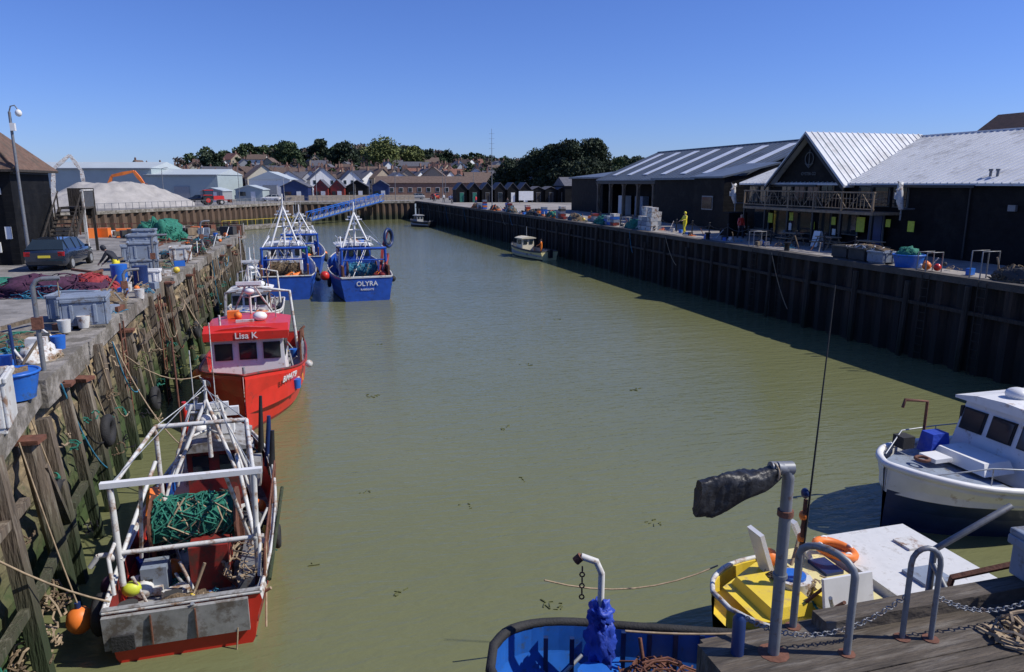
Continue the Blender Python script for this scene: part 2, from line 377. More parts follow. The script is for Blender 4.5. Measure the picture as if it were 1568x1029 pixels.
# ------------------------------------------------------------ hill & town
def sst(a,b_,x):
    t=max(0,min(1,(x-a)/(b_-a))); return t*t*(3-2*t)
def hz(x,y):
    lat=sst(-150,-40,x)
    return 4+sst(215,620,y)*(19+3*noise.noise(Vector((x*.008,y*.008,0)))-4*sst(60,160,x))*(.3+.7*lat)
hb=B('hill'); vs=[];fs=[]
nx,ny=60,30
for i in range(nx+1):
    for j in range(ny+1):
        x=-500+i*1200/nx; y=212+j*26; z=hz(x,y)-(.6 if j==0 else 0)
        if y>850: z-= (y-850)*.1
        vs.append((x,y,z))
for i in range(nx):
    for j in range(ny): a=i*(ny+1)+j; fs.append((a,a+ny+1,a+ny+2,a+1))
hb.add(vs,fs,'hillgrass',True); hb.done()
def house(name,x,y,z,w,d,h,rh,wm,rm,rz=0,chim=1,rows=1,wins=3,base=2):
    b=B(name,(x,y,z),rz)
    b.box((0,0,h/2-base/2),(w,d,h+base),wm)
    b.prism([(-w/2,h),(w/2,h),(0,h+rh)],'y',-d/2+.003,d/2-.003,wm)
    e=.3; t=.15; k=rh/(w/2)
    for s in (-1,1):
        b.prism([(0,h+rh+.02),(s*(w/2+e),h-e*k+.02),(s*(w/2+e),h-e*k+.02+t),(0,h+rh+.02+t)],'y',-d/2-e,d/2+e,rm)
    for r_ in range(rows):
        zz=1.5+r_*2.7
        for i in range(wins):
            u=(i+.5)/wins-.5
            for s in (-1,1):
                b.box((u*w,s*(d/2+.02),zz),(.9,.06,1.2),'white'); b.box((u*w,s*(d/2+.05),zz),(.75,.06,1.05),'glass')
                b.box((s*(w/2+.02),u*d,zz),(.06,.9,1.2),'white'); b.box((s*(w/2+.05),u*d,zz),(.06,.75,1.05),'glass')
    b.box((w*.1,-d/2-.03,1.),(.95,.08,2.),'darkwood')
    for c in range(chim):
        yy=(-.35+c*.7)*d; b.box((0,yy,h+rh+.4),(.7,.5,1.6),'brick'); b.tube([(0,yy,h+rh+1.2),(0,yy,h+rh+1.5)],.12,'redtile',6)
    return b.done()
R2=random.Random(5)
for row,(y0,n,x0,x1) in enumerate(((226,17,-40,85),(248,20,-45,95),(274,22,-55,110),(305,22,-60,125),(345,22,-70,140),(390,20,-80,160),(440,16,-60,170))):
    for i in range(n):
        x=x0+(x1-x0)*(i+R2.uniform(.1,.7))/n; y=y0+R2.uniform(-9,9)
        wm=R2.choice(['brick','stock','white','cream','stock','white','whitewash','grey']); rm=R2.choice(['redtile','browntile','slate','browntile','slate'])
        w_=R2.uniform(6,9)
        house('town_house',x,y,hz(x,y),w_,R2.uniform(7,13),R2.uniform(3.8,5.6),R2.uniform(2.2,3.6),wm,rm,R2.choice([0,90,12,-15,80,35]),R2.choice([1,2]),2 if R2.random()<.6 else 1,3)
rng=np.random.default_rng(3)
def leaves(b,clumps,n,size,mat):
    for c,r in clumps:
        d=rng.normal(size=(n,3)); d/=np.linalg.norm(d,axis=1)[:,None]; rr=rng.uniform(.5,1.12,(n,1))
        p=np.array(c)+d*rr*np.array(r)
        a=rng.normal(size=(n,3)); a/=np.linalg.norm(a,axis=1)[:,None]
        q=np.cross(a,rng.normal(size=(n,3))); q/=np.linalg.norm(q,axis=1)[:,None]+1e-6
        s=size*rng.uniform(.5,1.3,(n,1))
        v=np.stack([p-a*s,p+q*s*.6,p+a*s,p-q*s*.6],1).reshape(-1,3)
        b.add(v.tolist(),[(4*i,4*i+1,4*i+2,4*i+3) for i in range(n)],mat)
def tree(b,x,y,z,h,w,mat,n=120,k=9,size=.35,trunk=True,low=.3):
    if trunk:
        b.tube([(x,y,z-.3),(x+.1,y,z+h*.45),(x,y+.1,z+h*.8)],[h*.03,h*.02,h*.006],'bark',7)
    cl=[]
    for i in range(k):
        u=R.uniform(low,.95); ww=w*.5*math.sin(min(1,(1.05-u)*1.6)*PI/2)
        an=R.uniform(0,2*PI); rr=R.uniform(.2,.8)*ww
        c=(x+math.cos(an)*rr,y+math.sin(an)*rr,z+h*u)
        s=w*R.uniform(.11,.22); cl.append((c,(s*1.15,s*1.15,s*.8)))
        if trunk: b.tube([(x,y,z+h*max(.2,u-.25)),c],[h*.012,h*.004],'bark',5)
    leaves(b,cl,n,size,mat)
t=B('distant_trees')
for i in range(320):
    x=R.uniform(-70,380); y=R.uniform(470,640)
    m=R.choice(['leafdark','leafgreen','leafgreen','twig','leafdark'])
    tree(t,x,y,hz(x,y)-1,R.uniform(8,12)+(3 if -50<x<80 else 0),R.uniform(10,18),m,75,7,1.0,False,.1)
for i in range(170):
    x=R.uniform(-60,170); y=R.uniform(235,460); m=R.choice(['leafdark','leafgreen','twig','leafgreen'])
    tree(t,x,y,hz(x,y),R.uniform(5,10),R.uniform(4,9),m,80,7,.5,False,.1)
t.done(False)
for (x,y,h,wd,m) in ((38,395,18,26,'leafyellow'),(57,400,14,18,'leafyellow'),(20,420,16,16,'leafdark'),(-10,430,15,18,'leafgreen'),(-38,330,12,12,'leafdark'),(8,440,17,14,'leafdark')):
    t=B('broadleaf_tree'); tree(t,x,y,hz(x,y),h,wd,m,260,24,.75); t.done(False)
for (x,y,h,wd) in ((58,158,13,11),(52,166,11,10),(64,160,13.8,11),(47,172,9,9),(69,168,12,9),(55,162,12,9),(60,166,13,9)):
    t=B('pine_tree'); tree(t,x,y,4,h,wd,'leafdark',420,26,.33,True,.2); t.done(False)

# ------------------------------------------------------------ right hand buildings
def gable_roof(b,xe0,xr,xe1,ze,zr,y0,y1,mat,rib=None,th=.12):
    for xe,z in ((xe0,ze),(xe1,ze)):
        b.prism([(xr,zr),(xe,z),(xe,z+th),(xr,zr+th)],'y',y0,y1,mat)
        if rib:
            n=int((y1-y0)/rib)
            for i in range(n+1):
                yy=y0+.05+(y1-y0-.1)*i/n
                b.prism([(xr,zr+th-.01),(xe,z+th-.01),(xe,z+th+.05),(xr,zr+th+.05)],'y',yy-.03,yy+.03,mat)
    b.box((xr,(y0+y1)/2,zr+th),(.4,y1-y0+.04,.1),mat)
b=B('black_timber_restaurant_building')
b.box((41.8,30.3,5.95),(17.6,40.4,3.9),'weather')
b.prism([(33,7.9),(50.6,7.9),(41.8,10.95)],'y',10.1,50.4,'weather')
gable_roof(b,32.6,41.8,51,7.86,11.1,10,50.6,'roofwhite',rib=.45)
yc,hw=42.6,3.9
b.prism([(yc-hw+.3,7.9),(yc+hw-.3,7.9),(yc,11.0)],'x',32.75,41.7,'weather')
b.box((32.87,yc,5.95),(.24,2*hw-.6,3.9),'weather')
for s in (-1,1):
    b.prism([(yc,11.2),(yc+s*(hw+.2),7.72),(yc+s*(hw+.2),7.85),(yc,11.33)],'x',32.2,41.8,'roofwhite')
    b.prism([(yc,11.17),(yc+s*(hw+.2),7.69),(yc+s*(hw+.2),7.5),(yc,10.98)],'x',32.15,32.25,'black')
    for i in range(21):
        xx=32.25+i*.46; b.prism([(yc,11.32),(yc+s*(hw+.2),7.84),(yc+s*(hw+.2),7.9),(yc,11.38)],'x',xx-.03,xx+.03,'roofwhite')
b.torus((32.7,yc,9.6),.42,.035,'signgrey','x'); b.tube([(32.7,yc,10.2),(32.7,yc,9.05)],.03,'signgrey'); b.tube([(32.7,yc-.4,9.3),(32.7,yc,9.0),(32.7,yc+.4,9.3)],.03,'signgrey')
b.text('OYSTER CO',.28,(32.72,yc,8.6),(0,-1,0),(0,0,1),'signgrey')
for i in range(4):
    y=yc-2.1+i*1.4
    b.box((32.72,y,7.4),(.1,1.1,1.1),'wood'); b.box((32.68,y,7.4),(.1,.95,.95),'windowwarm' if i in(1,2) else 'glass'); b.box((32.62,y,7.4),(.06,.05,.95),'wood')
for y in (49,47.6,37.4,36,34.6):
    b.box((32.95,y,7.2),(.1,1.1,1.2),'signgrey'); b.box((32.9,y,7.2),(.1,.98,1.08),'glass')
for y,w_,h,m in ((47.5,1.6,1.5,'glass'),(45,1.8,2.1,'glass'),(42.8,2.2,1.6,'glass'),(40.5,1.,2.1,'glass'),(38.4,1.6,1.2,'glass'),(36,1.,2.1,'navy')):
    b.box((32.72,y,4+ (h/2 if h>2 else 1.45)),(.1,w_+.16,h+.12),'signgrey'); b.box((32.67,y,4+(h/2 if h>2 else 1.45)),(.1,w_,h),m)
for y,z,s_,m in ((46.3,5.5,.7,'poster'),(43.9,5.7,.55,'poster'),(41.6,5.2,.5,'poster'),(39.6,5.6,.5,'poster'),(37.2,5.5,.9,'poster'),(35,5.7,.45,'poster'),(33.3,5.6,.6,'poster'),(44,5.0,.5,'white'),(39.5,4.9,.4,'white')):
    b.box((32.62,y,z),(.04,s_*.75,s_),m)
b.text('FISH BAR',.45,(32.62,42.7,6.1),(0,-1,0),(0,0,1),'signgrey')
b.box((32.05,41.1,6.25),(1.9,13,.16),'wood')
for i in range(6):
    y=34.7+i*2.56; b.box((31.2,y,5.1),(.14,.14,2.2),'black'); b.box((31.15,y,6.9),(.1,.1,1.2),'wood')
b.box((31.15,41.1,7.45),(.12,13,.08),'wood'); b.box((31.15,41.1,6.5),(.08,13,.06),'wood')
for i in range(43):
    b.box((31.15,34.8+i*.3,6.95),(.025,.04,.9),'oldwood')
for i in range(12):
    b.box((31.16,35.2+i*1.05,6.95),(.03,.05,1.25),'wood',rot=(45 if i%2 else -45,0,0))
for i in range(5):
    y=35.7+i*2.5; b.box((32.05,y,7.05),(.7,1.2,.05),'wood'); b.box((32.05,y,6.7),(.1,.1,.7),'wood'); b.box((32.5,y,6.8),(.25,1.2,.05),'wood')
for y in (29.6,29.2): b.tube([(33.6,y,8.1),(33.6,y,8.6)],.07,'galv'); b.tube([(33.6,y,8.6),(33.6,y,8.7)],.11,'galv')
for y in (22,33,45): b.box((32.6,y,7.82),(.16,7,.14),'black')
b.tube([(32.9,30,7.8),(32.9,30,4.1)],.05,'black'); b.box((32.9,24,5.1),(.1,3,2.2),'black'); b.box((32.85,27.5,6.8),(.15,.4,.3),'galv')
b.box((31.6,49.5,4.9),(1.6,1.2,1.8),'weather')
b.done()
def sculpt(name,x,y,z,k=.6):
    b=B(name,(x,y,z)); b.M=Matrix.Scale(k,4)
    pts=[(0,0,-1.2),(-.25,0,-.5),(-.35,0,.3),(-.2,.2,.9),(.15,.4,1.1),(.35,.5,.8)]
    b.tube([(0,0,-2.2),(0,0,-1.1)],.08,'galv')
    b.tube(pts,[.2,.3,.28,.22,.16,.06],'whitewash',10)
    b.prism([(-.1,.9),(-.7,1.3),(-.5,.8),(-.8,.5),(-.2,.5)],'y',-.06,.06,'whitewash')
    b.prism([(-.5,.1),(-.9,.3),(-.85,-.3),(-.5,-.4)],'y',-.05,.05,'whitewash'); b.M=None
    b.tube([(0,0,-1.2*k),(.9,0,-1.2*k)],.05,'galv')
    return b.done()
sculpt('fish_sculpture',32.1,33.6,7.3,.62); sculpt('fish_sculpture',32.1,50.2,7.2,.62)
b=B('open_market_hall')
gable_roof(b,37,46,55,8.25,11.95,58,91,'roofgrey',rib=.8)
for i in range(7):
    y=61+i*4.5
    def P(u): return (46-9*u, 11.95-3.7*u+.16)
    (xa,za),(xb,zb)=P(.12),P(.86)
    b.prism([(xa,za),(xb,zb),(xb,zb+.06),(xa,za+.06)],'y',y-.6,y+.6,'skylight')
b.prism([(37.3,8.2),(54.7,8.2),(46,11.8)],'y',58.2,58.35,'weather'); b.prism([(37.3,8.2),(54.7,8.2),(46,11.8)],'y',90.6,90.75,'weather')
b.box((47.5,74.5,6.1),(14,32.6,4.1),'weather')
for i in range(9):
    y=58.6+i*4.05; b.box((37.4,y,6.1),(.35,.35,4.2),'oldwood')
    b.tube([(37.4,y,7.2),(37.4,y+.9,8.1)],.08,'oldwood',4,False); b.tube([(37.4,y,7.2),(37.4,y-.9,8.1)],.08,'oldwood',4,False)
b.box((37.3,74.5,8.05),(.3,33,.35),'black')
b.box((36.4,66,6.2),(2.2,9,4.2),'weather'); b.prism([(61.3,8.3),(70.7,8.3),(70.7,8.5),(61.3,8.5)],'x',34.9,37.6,'roofgrey')
b.box((36.2,57,6.4),(5,5,4.4),'weather'); b.prism([(33.4,8.4),(38.9,9.6),(38.9,9.75),(33.4,8.55)],'y',54.3,59.7,'roofgrey')
b.box((33.66,57,6.3),(.06,1.8,1.2),'galv');b.box((33.62,57,6.3),(.06,1.6,1.),'glass')
b.box((43,97,6.3),(10,12,4.6),'weather'); b.prism([(37.6,8.6),(48.4,9.9),(48.4,10.1),(37.6,8.8)],'y',90.9,103.3,'roofgrey')
for i in range(6): b.box((39.4,62+i*5,5.2),(.8,2.2,2.4),R.choice(['wood','white','tubgrey','darkwood']))
b.done()
house('brick_house',82,62,4,12,20,8,4,'weather','rooftile',0,1,2,3)
for i in range(11):
    x=31+i*2.6; y=152-.6*i
    b=B('black_harbour_hut',(x,y,4)); w_=2.3 if i<6 else 2.5; h=2.7; rh=1.3 if i<6 else .5
    b.box((0,0,h/2),(w_,4,h),'weather'); b.prism([(-w_/2,h),(w_/2,h),(0,h+rh)],'y',-1.98,1.98,'weather')
    for s in (-1,1): b.prism([(0,h+rh),(s*(w_/2+.15),h-.12),(s*(w_/2+.15),h-.02),(0,h+rh+.12)],'y',-2.15,2.15,'slate')
    b.box((0,-2.03,1.05),(.9,.06,2.0),'grey'); b.box((0,-2.06,1.05),(.8,.06,1.9),R.choice(['glass','white','netgreen','darkwood'])); b.done()
b=B('black_market_building',(56,147,4)); b.box((0,0,1.7),(9,7,3.4),'weather'); b.prism([(-3.7,3.4),(3.7,3.4),(0,5.2)],'x',-4.7,4.7,'slate'); b.box((-1,-3.53,1.2),(3,.06,1.8),'galv'); b.done()
b=B('notice_board',(42,140,4)); b.box((0,0,1.5),(3,.1,1.8),'white'); [b.tube([(u,0.1,0),(u,.1,2.4)],.05,'galv') for u in (-1.3,1.3)]; b.done()

# ------------------------------------------------------------ left buildings
b=B('timber_shed_with_tiled_roof')
x0,x1,y0,y1=-26,-13.9,41.,46.6
b.box(((x0+x1)/2,(y0+y1)/2,6.35),(x1-x0,y1-y0,4.7),'weather')
e=.4; zt=8.75; ym=(y0+y1)/2
A=[(x0-e,y0-e,zt-.1),(x1+e,y0-e,zt-.1),(x1+e,y1+e,zt-.1),(x0-e,y1+e,zt-.1)]
b.add(A+[(x0+3,ym,12.),(x1-2.9,ym,12.)],[(0,1,5,4),(1,2,5),(2,3,4,5),(3,0,4)],'rooftile')
b.tube([(x1+e,y0-e,zt-.06),(x1-2.9,ym,12.04),(x0+3,ym,12.04)],.08,'rooftile',6)
b.add([(v[0],v[1],v[2]-.12) for v in A]+A,[(0,1,2,3),(0,1,5,4),(1,2,6,5),(2,3,7,6),(3,0,4,7)],'darkwood')
b.box((-13.8,43.5,8.5),(.14,5,.14),'black')
b.box((-15.3,40.92,6.8),(1.2,.1,1.2),'white'); b.box((-15.3,40.87,6.8),(1.05,.1,1.05),'glass')
b.box((-16.5,40.95,5.05),(1.0,.1,2.1),'grey'); b.box((-14.5,40.9,7.6),(.3,.2,.3),'white'); b.box((-14.25,40.9,5.6),(.25,.12,.6),'white'); b.box((-14.9,40.9,4.9),(.5,.1,.5),'white')
for i in range(12): b.box((-13.0,43.4+i*.27,4.2+i*.2),(1.2,.3,.05),'darkwood')
for xx in (-13.6,-12.4):
    b.tube([(xx,43.2,4.05),(xx,46.8,6.6)],.1,'darkwood',4,False); b.tube([(xx,43.2,5.),(xx,46.8,7.55)],.04,'darkwood',4,False)
    for i in range(6): b.box((xx,43.3+i*.65,4.6+i*.46),(.06,.06,1.),'darkwood')
b.box((-13.0,47.8,6.6),(1.3,2.1,.12),'darkwood')
for i in range(9): b.box((-12.37,46.9+i*.24,7.1),(.04,.06,.95),'galv')
b.box((-12.37,47.8,7.6),(.08,2.1,.08),'whitewash'); b.box((-12.4,46.8,5.8),(.14,.14,3.6),'whitewash'); b.box((-12.4,48.7,5.3),(.14,.14,2.6),'darkwood')
b.box((-13.0,48.9,6.9),(1.4,.1,1.6),'darkwood')
b.done()
b=B('cctv_lamp_post',(-13.4,40.6,4)); b.tube([(0,0,0),(0,0,4.2),(0,0,7.3)],[.09,.07,.06],'galv'); b.tube([(0,0,7.3),(.08,0,7.55),(.25,0,7.6),(.38,0,7.4)],.03,'galv'); b.ball((.38,0,7.25),(.15,.15,.17),'white'); b.box((.1,-.1,6.6),(.2,.2,.35),'white'); b.done()
b=B('aggregate_warehouse',(-41.5,199,4),-15.5)
for (xc,w_,h,rh,dd) in ((-8,34,7.4,1.6,0),(16.,17,5.9,1.4,-.4)):
    b.box((xc,dd,h/2),(w_,16,h),'shedwall'); b.prism([(-8.3+dd,h),(8.3+dd,h),(dd,h+rh)],'x',xc-w_/2-.2,xc+w_/2+.2,'shedroof')
    b.box((xc,-8.1+dd,1.6),(3.5,.2,3.2),'grey'); b.box((xc,-8.36+dd,h-.1),(w_,.2,.25),'grey')
b.done()
b=B('white_boat_shed',(-8,196,4),-12); b.box((0,0,2.4),(10,9,4.8),'white'); b.prism([(-5.2,4.8),(5.2,4.8),(0,6.8)],'y',-4.7,4.7,'shedroof'); b.box((0,-4.55,1.8),(3.4,.1,3.4),'grey'); b.done()
def small_hut(x,y,w_,d_,h,rh,wm,rm,rz=0,door='white',name='harbour_hut'):
    b=B(name,(x,y,4),rz); b.box((0,0,h/2),(w_,d_,h),wm); b.prism([(-w_/2,h),(w_/2,h),(0,h+rh)],'y',-d_/2+.01,d_/2-.01,wm)
    for s in (-1,1): b.prism([(0,h+rh),(s*(w_/2+.2),h-.15),(s*(w_/2+.2),h),(0,h+rh+.15)],'y',-d_/2-.2,d_/2+.2,rm)
    b.box((w_*.15,-d_/2-.03,1.05),(1,.06,2.1),door); b.box((-w_*.25,-d_/2-.03,1.6),(w_*.25,.06,.9),'glass'); b.done()
small_hut(-2.3,178,6,6,3.2,1.4,'navy','slate',-10)
small_hut(3.5,181,3.2,5,3.0,1.7,'darkred','slate',-10,'white'); small_hut(7.3,182,3.2,5,3.0,1.7,'darkred','slate',-10,'white')
small_hut(12,184,5,5,3.2,1.4,'weather','slate',-8); small_hut(18,188,4,5,3.4,1.2,'navy','slate',-8)
small_hut(-12,176,6,5,2.6,.8,'shedwall','shedroof',-14); small_hut(-19,170,5,4,2.4,.5,'grey','shedroof',-24)
b=B('long_brick_building',(33,200,4),-4); b.box((0,0,2),(30,7,4),'brick'); b.prism([(-3.8,4),(3.8,4),(0,5.8)],'x',-15.2,15.2,'browntile')
for i in range(12): b.box((-13.5+i*2.45,-3.52,2.2),(1.1,.08,1.2),'white'); b.box((-13.5+i*2.45,-3.56,2.2),(.95,.06,1.05),'glass')
b.done()
b=B('promenade_wall'); b.box((10,176,4.6),(30,.35,1.2),'stock',rot=(0,0,6)); b.done()
for (x,y,w_,d_,h,rh) in ((4,214,7,9,5,3),(12,216,6,8,4.6,2.8),(-5,212,8,9,4.5,2.6),(25,214,8,9,4.4,2.5)):
    house('white_rendered_house',x,y,4,w_,d_,h,rh,'white','slate',5,1,2,3)
b=B('gravel_heap'); vs=[];fs=[]; n=64
for i in range(n+1):
    for j in range(n+1):
        u=-1+2*i/n;v=-1+2*j/n; r=math.sqrt(u*u*.85+v*v)
        q=max(0,1-r); h=min(q*6.4,3.9+u*.2); h=h*(1+.1*noise.noise(Vector((u*4,v*4,0))))+ (.35*noise.noise(Vector((u*7,v*7,1)))+.15*noise.noise(Vector((u*17,v*17,1))))*(1 if q>0 else 0)
        vs.append((-32.5+u*12-v*2,142+v*11+u*5,3.95+max(0,h)))
for i in range(n):
    for j in range(n): a=i*(n+1)+j; fs.append((a,a+n+1,a+n+2,a+1))
b.add(vs,fs,'gravel',True); b.done()
def excav(name,x,y,rz,col,boom,k=1.4):
    b=B(name,(x,y,4),rz)
    for s in (-1,1): b.prism([(-1.6,.1),(1.6,.1),(1.9,.45),(1.6,.85),(-1.6,.85),(-1.9,.45)],'x',s*1.0-.25,s*1.0+.25,'black')
    b.box((0,0,1.3),(2.5,3,.5),col); b.box((0,-1.1,1.9),(2.3,1.,.9),col); b.box((-.7,.7,2.3),(1.,1.4,1.6),col); b.box((-.7,.72,2.5),(1.04,1.3,.9),'glass')
    for a,c in zip(boom[:-1],boom[1:]): b.tube([a,Vector(a).lerp(Vector(c),.5),c],[.22*k,.3*k,.18*k],col,4,False)
    b.tube([boom[0],Vector(boom[1])*.7+Vector(boom[0])*.3+Vector((0,0,-.5))],.08,'steel')
    e_=Vector(boom[-1]); b.prism([(e_.y-.5,e_.z),(e_.y+.4,e_.z+.1),(e_.y+.5,e_.z-.7),(e_.y-.2,e_.z-.9),(e_.y-.7,e_.z-.4)],'x',-.5,.5,'rust'); b.done()
excav('orange_excavator',-38.5,157,-95,'orange',[(.3,1.2,1.8),(.3,2.6,5.3),(.3,6.6,6.2),(.3,8.2,3.8)],1.5)
excav('white_excavator',-46,152,-80,'whitewash',[(.3,1,1.8),(.3,1.6,6.5),(.3,4.4,9.0),(.3,6.,6.2),(.3,6.1,3.5)],1.6)
b=B('red_tractor',(-17.2,146,4),-70)
for s in (-1,1):
    b.tube([(s*.75,-.9,.85),(s*1.2,-.9,.85)],.85,'rubber',18); b.tube([(s*1.21,-.9,.85),(s*1.24,-.9,.85)],.4,'red',12)
    b.tube([(s*.7,1.5,.5),(s*1.05,1.5,.5)],.5,'rubber',16); b.tube([(s*1.06,1.5,.5),(s*1.08,1.5,.5)],.25,'whitewash',12); b.box((s*.95,-.9,1.8),(.55,1.5,.12),'red')
b.box((0,1.2,1.25),(.8,2.0,.8),'red',taper=.9); b.box((0,-.6,1.2),(1.2,1.6,.8),'black'); b.box((0,-.6,2.1),(1.4,1.5,1.1),'glass',taper=.9); b.box((0,-.6,2.7),(1.45,1.6,.12),'red')
for x in (-.65,.65):
    for y in (-1.3,.1): b.box((x,y,2.1),(.08,.08,1.2),'black')
b.tube([(.3,1.3,1.6),(.3,1.3,2.4)],.05,'black'); b.tube([(-.5,1,1.),(-.5,3,.8)],.08,'red',4); b.tube([(.5,1,1.),(.5,3,.8)],.08,'red',4); b.box((0,3.2,.7),(1.8,.5,.6),'rust'); b.done()
b=B('blue_access_gangway'); a=Vector((0,147.5,.9)); c=Vector((15.5,162.5,4.2)); d=(c-a).normalized(); n=Vector((-d.y,d.x,0)).normalized()*.8
for s in (-1,1):
    b.tube([a+n*s,c+n*s],.13,'brightblue',4,False); up=Vector((0,0,1.5)); b.tube([a+n*s+up,c+n*s+up],.1,'brightblue',4,False)
    for i in range(15):
        p=a.lerp(c,i/14)+n*s; b.tube([p,p+up],.06,'brightblue',4,False)
        if i<14: q=a.lerp(c,(i+1)/14)+n*s; b.tube([p,q+up],.05,'brightblue',4,False)
b.tube([a,c],.6,'grey',4,False); b.done()
b=B('floating_pontoon'); b.box((-7.5,139,.35),(20,3,.6),'coping',rot=(0,0,47))
for i in range(12):
    p=Vector((-14.2+i*1.25,131.3+i*1.34,.6)); b.tube([p,p+Vector((0,0,1.1))],.035,'yellow')
b.tube([(-14.2,131.3,1.7),(-.5,146,1.7)],.03,'yellow'); b.done()

# ------------------------------------------------------------ boats
def resamp(st,k=4):
    out=[]
    for i in range(len(st)-1):
        p0=st[max(i-1,0)];p1=st[i];p2=st[i+1];p3=st[min(i+2,len(st)-1)]
        for j in range(k):
            t=j/k; out.append(tuple(.5*((2*b1)+(-a+c)*t+(2*a-5*b1+4*c-d)*t*t+(-a+3*b1-3*c+d)*t**3) for a,b1,c,d in zip(p0,p1,p2,p3)))
    out.append(st[-1]); return out
def hull(b,st,top,hl,boot,inn,deck,dz,rail=None,rr=.05,transom=None,hl2=None):
    st=resamp(st)
    prof=[]
    for y,hb,sh,hw in st:
        hb=max(hb,.03);hw=max(hw,.02)
        m1=hw+(hb-hw)*.75; m2=hw+(hb-hw)*.3
        row=[(hb,sh),(hb+.03,sh-.14),(m1,sh*.62+.04),(m2,sh*.3+.1),(hw,.1),(hw*.8,-.35),(0,-.6)]
        prof.append([(-x,y,z) for x,z in row]+[(x,y,z) for x,z in row[::-1][1:]])
    n=len(prof[0]); mats=[top,hl2 or hl,hl,hl,boot,boot]
    for k in range(n-1):
        kk=k if k<6 else n-2-k
        vs=[p[k] for p in prof]+[p[k+1] for p in prof]; m=len(prof)
        b.add(vs,[(i,i+1,m+i+1,m+i) for i in range(m-1)],mats[kk],True)
    b.add(prof[-1],[tuple(range(n))],transom or hl)
    iv=[]; t=.07
    for q,(y,hb,sh,hw) in enumerate(st):
        h=max(hb-t,.01); yi=y+(t if q==len(st)-1 else 0)
        iv.append([(-max(hb,.03),y,sh),(-h,yi,sh),(-h,yi,dz),(h,yi,dz),(h,yi,sh),(max(hb,.03),y,sh)])
    m=len(iv)
    for k,mt in ((0,top),(1,inn),(2,deck),(3,inn),(4,top)):
        b.add([p[k] for p in iv]+[p[k+1] for p in iv],[(i,i+1,m+i+1,m+i) for i in range(m-1)],mt)
    l=iv[-1]; b.add([l[1],l[2],l[3],l[4]],[(0,1,2,3)],inn); b.add([l[0],l[1],l[4],l[5]],[(0,1,2,3)],top)
    if rail:
        b.tube([(-max(hb,.03),y,sh+.02) for y,hb,sh,hw in st][::-1]+[(max(hb,.03),y,sh+.02) for y,hb,sh,hw in st],rr,rail,6)
        y,hb,sh,hw=st[-1]; b.tube([(-hb,y,sh+.02),(hb,y,sh+.02)],rr,rail,6)
def cabin(b,y0,y1,hw,z0,z1,mat,roof,rake=.15,nf=3,ns=3,wz=None,wh=.5,over=.15,fw=.7):
    b.add([(-hw,y0,z0),(hw,y0,z0),(hw,y1,z0),(-hw,y1,z0),(-hw*.93,y0+.05,z1),(hw*.93,y0+.05,z1),(hw*.93,y1-rake,z1),(-hw*.93,y1-rake,z1)],[(0,1,5,4),(1,2,6,5),(2,3,7,6),(3,0,4,7),(4,5,6,7)],mat)
    rp=[(-hw-over,-.03),(-hw*.6,.1),(0,.15),(hw*.6,.1),(hw+over,-.03),(hw+over,-.1),(-hw-over,-.1)]
    b.prism([(x,z1+z+.08) for x,z in rp],'y',y0-over,y1-rake+over*1.6,roof)
    wz=wz or z1-.55
    f=(wz-z0)/(z1-z0); yf=y1-rake*f; k=hw*(1-.07*f); tl=math.degrees(math.atan(rake/(z1-z0)))
    for i in range(nf):
        w_=2*k/nf; x=-k+w_*(i+.5); b.box((x,yf+.015,wz),(w_*(fw+.1),.06,wh+.08),'rubber',rot=(tl,0,0)); b.box((x,yf+.04,wz),(w_*fw,.05,wh),'glass',rot=(tl,0,0))
        b.box((x,y0-.0,wz),(w_*.6,.06,wh),'glass')
    for i in range(ns):
        w_=(y1-y0-.4)/ns; y=y0+.2+w_*(i+.5)
        for s in (-1,1): b.box((s*(k+.0),y,wz),(.07,w_*.82,wh+.08),'rubber'); b.box((s*(k+.02),y,wz),(.07,w_*.7,wh),'glass')
def clutter(b,x0,x1,y0,y1,z,n,rr=R,cols=('tubgrey','orange','brightblue','whitewash','yellow','pot','deckgrey')):
    for _ in range(n):
        x=rr.uniform(x0,x1);y=rr.uniform(y0,y1);k=rr.random()
        if k<.25: b.box((x,y,z+.11),(rr.uniform(.25,.5),rr.uniform(.2,.35),rr.uniform(.15,.3)),rr.choice(cols),rot=(0,0,rr.uniform(0,90)))
        elif k<.5: b.squig((x,y,z),(.3,.3,.2),8,.016,rr.choice(['rope','netgreen','netblue','orange','netbrown','netbrown']))
        elif k<.6: b.ball((x,y,z+.16),rr.uniform(.1,.19),rr.choice(['orange','orange','whitewash','yellow','pot']))
        elif k<.75: b.tube([(x,y,z),(x,y,z+.33)],[.14,.17],rr.choice(['black','whitewash','brightblue','pot']),10)
        else: b.tube([(x,y,z+.05),(x+rr.uniform(-.6,.6),y+rr.uniform(-.6,.6),z+rr.uniform(.3,.9))],.03,rr.choice(['rust','steel','wood','whitewash']),6)
def drum(b,c,r,w_,net='netgreen'):
    x,y,z=c
    for s in (-1,1): b.tube([(x+s*w_/2,y,z),(x+s*(w_/2+.04),y,z)],r,'rust',16); b.tube([(x+s*(w_/2+.08),y,z),(x+s*(w_/2+.08),y,z-r-.25)],.06,'rust',4)
    b.tube([(x-w_/2,y,z),(x+w_/2,y,z)],r*.72,net,14)
    for _ in range(110):
        a0=R.uniform(0,2*PI); xx=R.uniform(-w_/2+.06,w_/2-.06); q=r*R.uniform(.72,.98)
        b.tube([(x+min(w_/2-.03,max(-w_/2+.03,xx+R.uniform(-.15,.15)*k)),y+math.cos(a0+k*.5)*q,z+math.sin(a0+k*.5)*q*R.uniform(.92,1.05)) for k in range(5)],.016,net if R.random()<.85 else 'rope',4)
